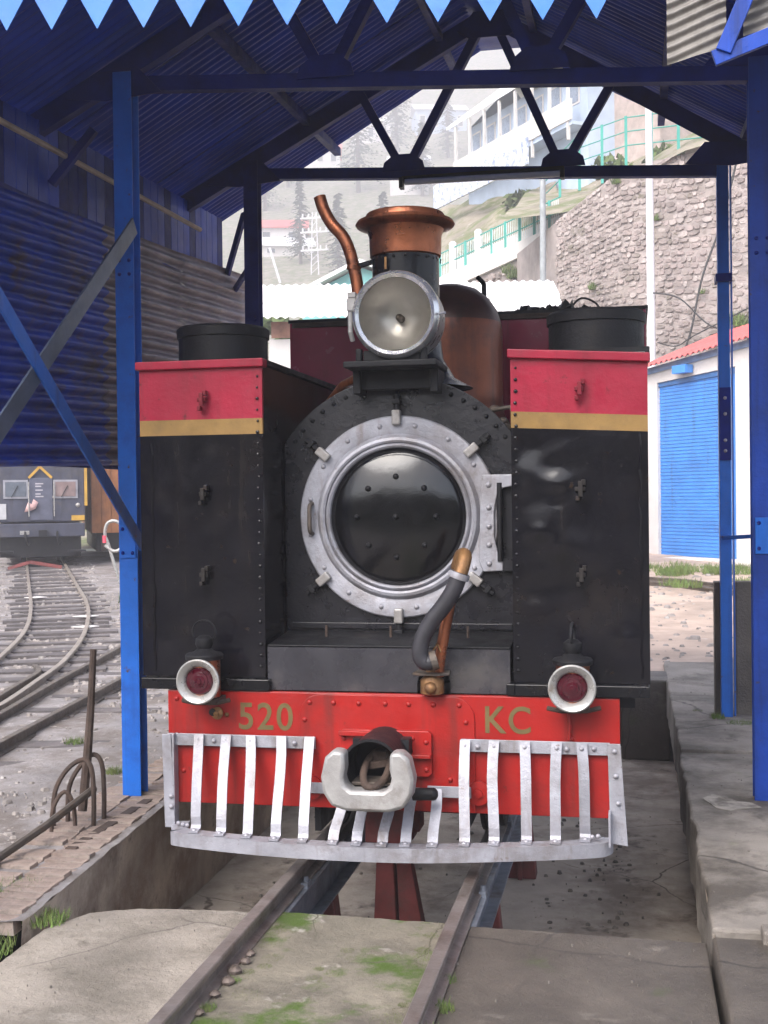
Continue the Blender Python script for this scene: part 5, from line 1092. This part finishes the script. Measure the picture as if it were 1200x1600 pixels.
for i, (x, y, k, sc) in enumerate(((-59, 267.9, 1, 1.9), (-59, 316, 1, 2.2), (-52.6, 193, 0, 1.1), (-75.8, 250, 0, 1.5), (-43.3, 262.4, 2, 1.5), (-43.6, 182.8, 2, 1.2), (-37.8, 190, 2, 1.2), (-59, 460, 1, 2), (-46, 321.6, 0, 1.4), (-77.4, 274.2, 0, 1.4), (-93.4, 386.4, 1, 2.4))):
    e_ = empty('conifer_tree', labs[i], 'tree', (x, y, hz(x, y)-.2), 'conifers on the misty hillside'); e_.rotation_euler = (0, 0, i*1.3); e_.scale = (sc, sc, sc)
    place(CM[k][0], 'trunk', e_, (0, 0, 0)); place(CM[k][1], 'crown', e_, (0, 0, 0))
def shrub(name, c, rad, n, label, seed):
    r_ = random.Random(seed); e_ = empty(name, label, 'shrub', c, 'shrubs on the slopes'); b = MB()
    for i in range(n):
        d = Vector((r_.gauss(0, 1), r_.gauss(0, 1), r_.gauss(0, 1))).normalized()*rad*r_.random()**.4; d.z = abs(d.z)*.8; s_ = rad*.22*r_.uniform(.5, 1.2); a = Vector((r_.gauss(0, 1), r_.gauss(0, 1), r_.gauss(0, 1))).normalized()*s_; q = a.orthogonal().normalized()*s_*.6
        b.add([d-a, d+q, d+a, d-q], [(0, 1, 2, 3)])
    b.build('foliage', M['foliage_light'], e_)
    b = MB(); b.tube([(0, 0, -.8), (0, 0, rad*.6)], [.06, .03], 6); b.build('stem', M['bark'], e_)
for i, (x, y, z, rad, lab) in enumerate(((-8.9, 31, 6.4, .8, 'yellow green shrub left of the teal hut'), (-10.3, 32, 7.1, .9, 'yellow green shrub at the foot of the leaning pole'), (-9.6, 37, 8.2, 1.0, 'pale shrub behind the teal hut gable'), (-5, 47, 11.8, 1.1, 'shrub on the slope left of the terrace railing'), (-2.6, 48, 13.6, 1.0, 'shrub below the stone house'), (.5, 44, 14.4, 1.0, 'scrubby bush behind the upper green fence'), (2.6, 42, 14.2, .9, 'dry bush at the right end of the upper fence'), (-3.5, 51, 14.8, 1.2, 'bush under the gallery house fence'))):
    shrub('shrub', (x, y, z), rad, 260, lab, 100+i)
# --- diesel locomotive in the mist at the left
dz_ = empty('diesel_locomotive', 'grey blue diesel locomotive with yellow chevron standing on the curved track', 'locomotive', (-12.12, 20.35, 0))
vd = Vector((-12.12-1.12, 20.35+5.53, 0)).normalized(); dr = Vector((vd.y, -vd.x, 0))   # dr: to the viewer's right
D0 = Vector((-12.12, 20.35, 0))
def dp(s, n, z): return D0+dr*s+vd*n+Vector((0, 0, z))
def dbox(b, s0, s1, n0, n1, z0, z1): b.hexa([dp(s0, n0, z0), dp(s1, n0, z0), dp(s1, n1, z0), dp(s0, n1, z0)], [dp(s0, n0, z1), dp(s1, n0, z1), dp(s1, n1, z1), dp(s0, n1, z1)])
px = lambda x: (x-63)*.01466
pz = lambda y: 2.54-(y-727)*.01466
def DD(name, m, *boxes, **k):
    b = MB()
    for q in boxes: dbox(b, *q)
    return kid(b.build(name, m, None, **k), dz_)
DD('body', M['diesel'], (-1.0, 1.0, 0, 6, pz(815), 3.05), bevel=.03)
DD('headstock', M['diesel'], (px(20)-.3, px(130), -.12, -.002, pz(838), pz(817)), bevel=.02)
DD('underframe', M['matt_black'], (-.9, .9, .1, 5.5, .45, pz(816)-.01))
for x0, x1, nm in ((8, 45, 'window'), (83, 120, 'window')):
    f = DD('window', mat('misty_window_frame', (.25, .25, .28), .5) if x0 == 8 else bpy.data.materials['misty_window_frame'], (px(x0), px(x1), -.03, -.001, pz(778), pz(749)))
    DD('pane', mat('misty_pane', (.10, .115, .14), .2) if x0 == 8 else mat('curtained_pane', (.19, .135, .13), .4), (px(x0+3), px(x1-3), -.045, -.031, pz(775), pz(752)))
DD('door', mat('door_grey', (.07, .075, .11), .5), (px(47), px(82), -.025, -.001, pz(812), pz(746)), bevel=.01)
for i, (a, w_) in enumerate(((754, 12), (758, 9), (764, 11), (770, 8), (774, 12))): DD('faint_mark', mat('faint_mark_%s' % 'abcde'[i], (.35, .33, .36), .6), (px(56), px(56+w_), -.03, -.026, pz(a+2), pz(a)))
b = MB(); b.bar(dp(px(46), -.05, pz(746)), dp(px(63), -.05, pz(728.5)), .055, .02, tuple(vd)); b.bar(dp(px(63), -.05, pz(728.5)), dp(px(81), -.05, pz(746)), .055, .02, tuple(vd)); kid(b.build('chevron', M['yellow'], None), dz_)
DD('corner_stripe', M['yellow'], (.985, 1.05, -.01, .12, pz(790), 3.05))
DD('number_plate', M['yellow'], (px(110), px(130), -.03, -.001, pz(813), pz(805)))
DD('white_plate', mat('pale_plate', (.4, .4, .42), .6), (px(-2), px(12), -.03, -.001, pz(810), pz(786)))
for x_ in (46, 84):
    b = MB(); b.tube([dp(px(x_), -.08, pz(806)), dp(px(x_), -.09, pz(752))], .014, 6); kid(b.build('handrail', M['cream'], None), dz_)
for x_ in (40, 88):
    b = MB(); b.tube(smoothpath([dp(px(x_), -.14, pz(830)), dp(px(x_), -.25, pz(838)), dp(px(x_+3), -.22, pz(850)), dp(px(x_+6), -.18, pz(846))], 4), .025, 6); kid(b.build('brake_hose', M['matt_black'], None), dz_)
for x_ in (26, 101):
    b = MB(); b.bar(dp(px(x_-6), -.06, pz(776)), dp(px(x_+4), -.06, pz(758)), .015, .01, tuple(vd)); kid(b.build('wiper', M['matt_black'], None), dz_)
DD('roof_overhang', M['matt_black'], (-1.06, 1.06, -.12, 6.1, 3.06, 3.14))
DD('step', M['matt_black'], (-1.0, -.6, -.1, .1, .55, .6), (.6, 1.0, -.1, .1, .55, .6))
b = MB(); b.dome(dp(px(120), 0, pz(789)), .055, tuple(-vd)); kid(b.build('marker_lamp', M['cream'], None, 60), dz_)
b = MB(); b.dome(dp(px(82), 0, pz(776)), .035, tuple(-vd)); kid(b.build('marker_lamp', M['cream'], None, 60), dz_)
DD('oval_plate', M['cream'], (px(32), px(46), -.13, -.121, pz(834), pz(828)))
DD('coupling', M['matt_black'], (px(60), px(72), -.3, -.121, pz(837), pz(827)))
for s in (-.4, .4):
    for n in (1.2, 4.5):
        b = MB(); c_ = dp(s, n, .62); b.tube([c_-dr*.05, c_+dr*.05], .33, 20); kid(b.build('wheel', M['matt_black'], None), dz_)
b = MB(); b.add([dp(px(39), -.06, pz(799)), dp(px(45), -.08, pz(783)), dp(px(50), -.06, pz(787)), dp(px(53), -.09, pz(779)), dp(px(60), -.06, pz(784)), dp(px(56), -.09, pz(794)), dp(px(48), -.07, pz(797))], [(0, 1, 2, 6), (2, 3, 4, 5), (2, 5, 6)])
md = b.build('hanging_cloth', M['pink'], None, 60); md.modifiers.new('thick', 'SOLIDIFY').thickness = .01; tag(md, 'pink and white cloth hanging on the door of the diesel', 'cloth')
oc = empty('orange_coach', 'orange brown wooden coach standing right of the diesel locomotive', 'coach', tuple(dp(1.7, 2, 0)))
def OC(name, m, *boxes):
    b = MB()
    for q in boxes: dbox(b, *q)
    return kid(b.build(name, m, None), oc)
OC('body', M['orange_wood'], (1.18, 2.6, 1.2, 8, .95, 3.2))
for i in range(6): OC('plank', M['orange_wood'], (1.2+.23*i, 1.2+.23*i+.21, 1.15, 1.199, .95, 3.0))
OC('underframe', M['matt_black'], (1.3, 2.5, 1.4, 7.8, .5, .949)); OC('step', M['rust'], (1.4, 1.5, 1.0, 1.15, .5, .9))
wb = MB(); q0 = Vector((-7.2, 13.3, 0)); wb.tube(smoothpath([(-7.05, 13.35, .05), (-7.3, 13.3, .95), (-7.36, 13.28, 1.15), (-7.32, 13.28, 1.33), (-7.2, 13.3, 1.38), (-7.09, 13.33, 1.3), (-7.06, 13.35, 1.1), (-7.1, 13.33, .93), (-7.22, 13.3, .88), (-7.36, 13.28, .98)], 5), .028, 8)
bar_ = empty('looped_pipe', 'white looped pipe with red band standing by the left shed post', 'pipe', (-7.2, 13.3, 0)); kid(wb.build('pipe', M['cream'], None, 50), bar_)
b = MB(); b.lathe([(.034, -.06), (.034, .06)], (-7.365, 13.275, 1.08), 'Z', 10); kid(b.build('red_band', M['wred'], None), bar_)
for i, (x, z) in enumerate(((-6.99, 1.07), (-6.92, 1.3))):
    b = MB(); b.lathe([(.12, 0), (.12, .04), (.06, .05), (.06, .0)], (x, 13.3, z), 'Y', 20); kid(b.build('wheel_disc', M['pink'] if i else M['wred'], None), bar_)
b = MB(); b.box(-7.45, -7.3, 14.6, 14.75, 0, 2.6); b.box(-7.0, -6.9, 14.6, 14.7, 0, 2.6); b.box(-6.8, -6.6, 15, 15.2, 0, 2.7); tag(b.build('fence_stakes', mat('grey_green_stakes', (.36, .42, .38), .7), None), 'pale grey green stakes behind the left shed post', 'stakes')
for i, (x, y) in enumerate(((-9.0, 14.0), (-6.9, 11.5), (-6.3, 10.2))):
    b = MB(); b.prism([(x-.15, y-.1), (x+.12, y-.14), (x+.2, y+.05), (x, y+.14)], tz(y)-.03, tz(y)-.02, 'Z'); tag(b.build('paper_scrap', M['white_wall'], None), ['white paper scrap lying between the curved rails', 'white litter right of the curved track by the post', 'paper litter beside the outer curved rail'][i], 'litter', 'litter by the yard track')
# ------------------------------------------------------------------ mist
b = MB(); b.box(-430, 215, -58, 640, -2.5, 330)
m = bpy.data.materials.new('mist'); m.use_nodes = True; t = m.node_tree; t.nodes.remove(t.nodes['Principled BSDF'])
pv = t.nodes.new('ShaderNodeVolumePrincipled'); pv.inputs['Density'].default_value = .0026; pv.inputs['Color'].default_value = (.93, .92, .97, 1); pv.inputs['Anisotropy'].default_value = .2
t.links.new(pv.outputs[0], t.nodes['Material Output'].inputs['Volume'])
hzo = b.build('haze', m); tag(hzo, 'pale mist filling the valley and thickening up the hillside', 'haze', None, 'stuff')
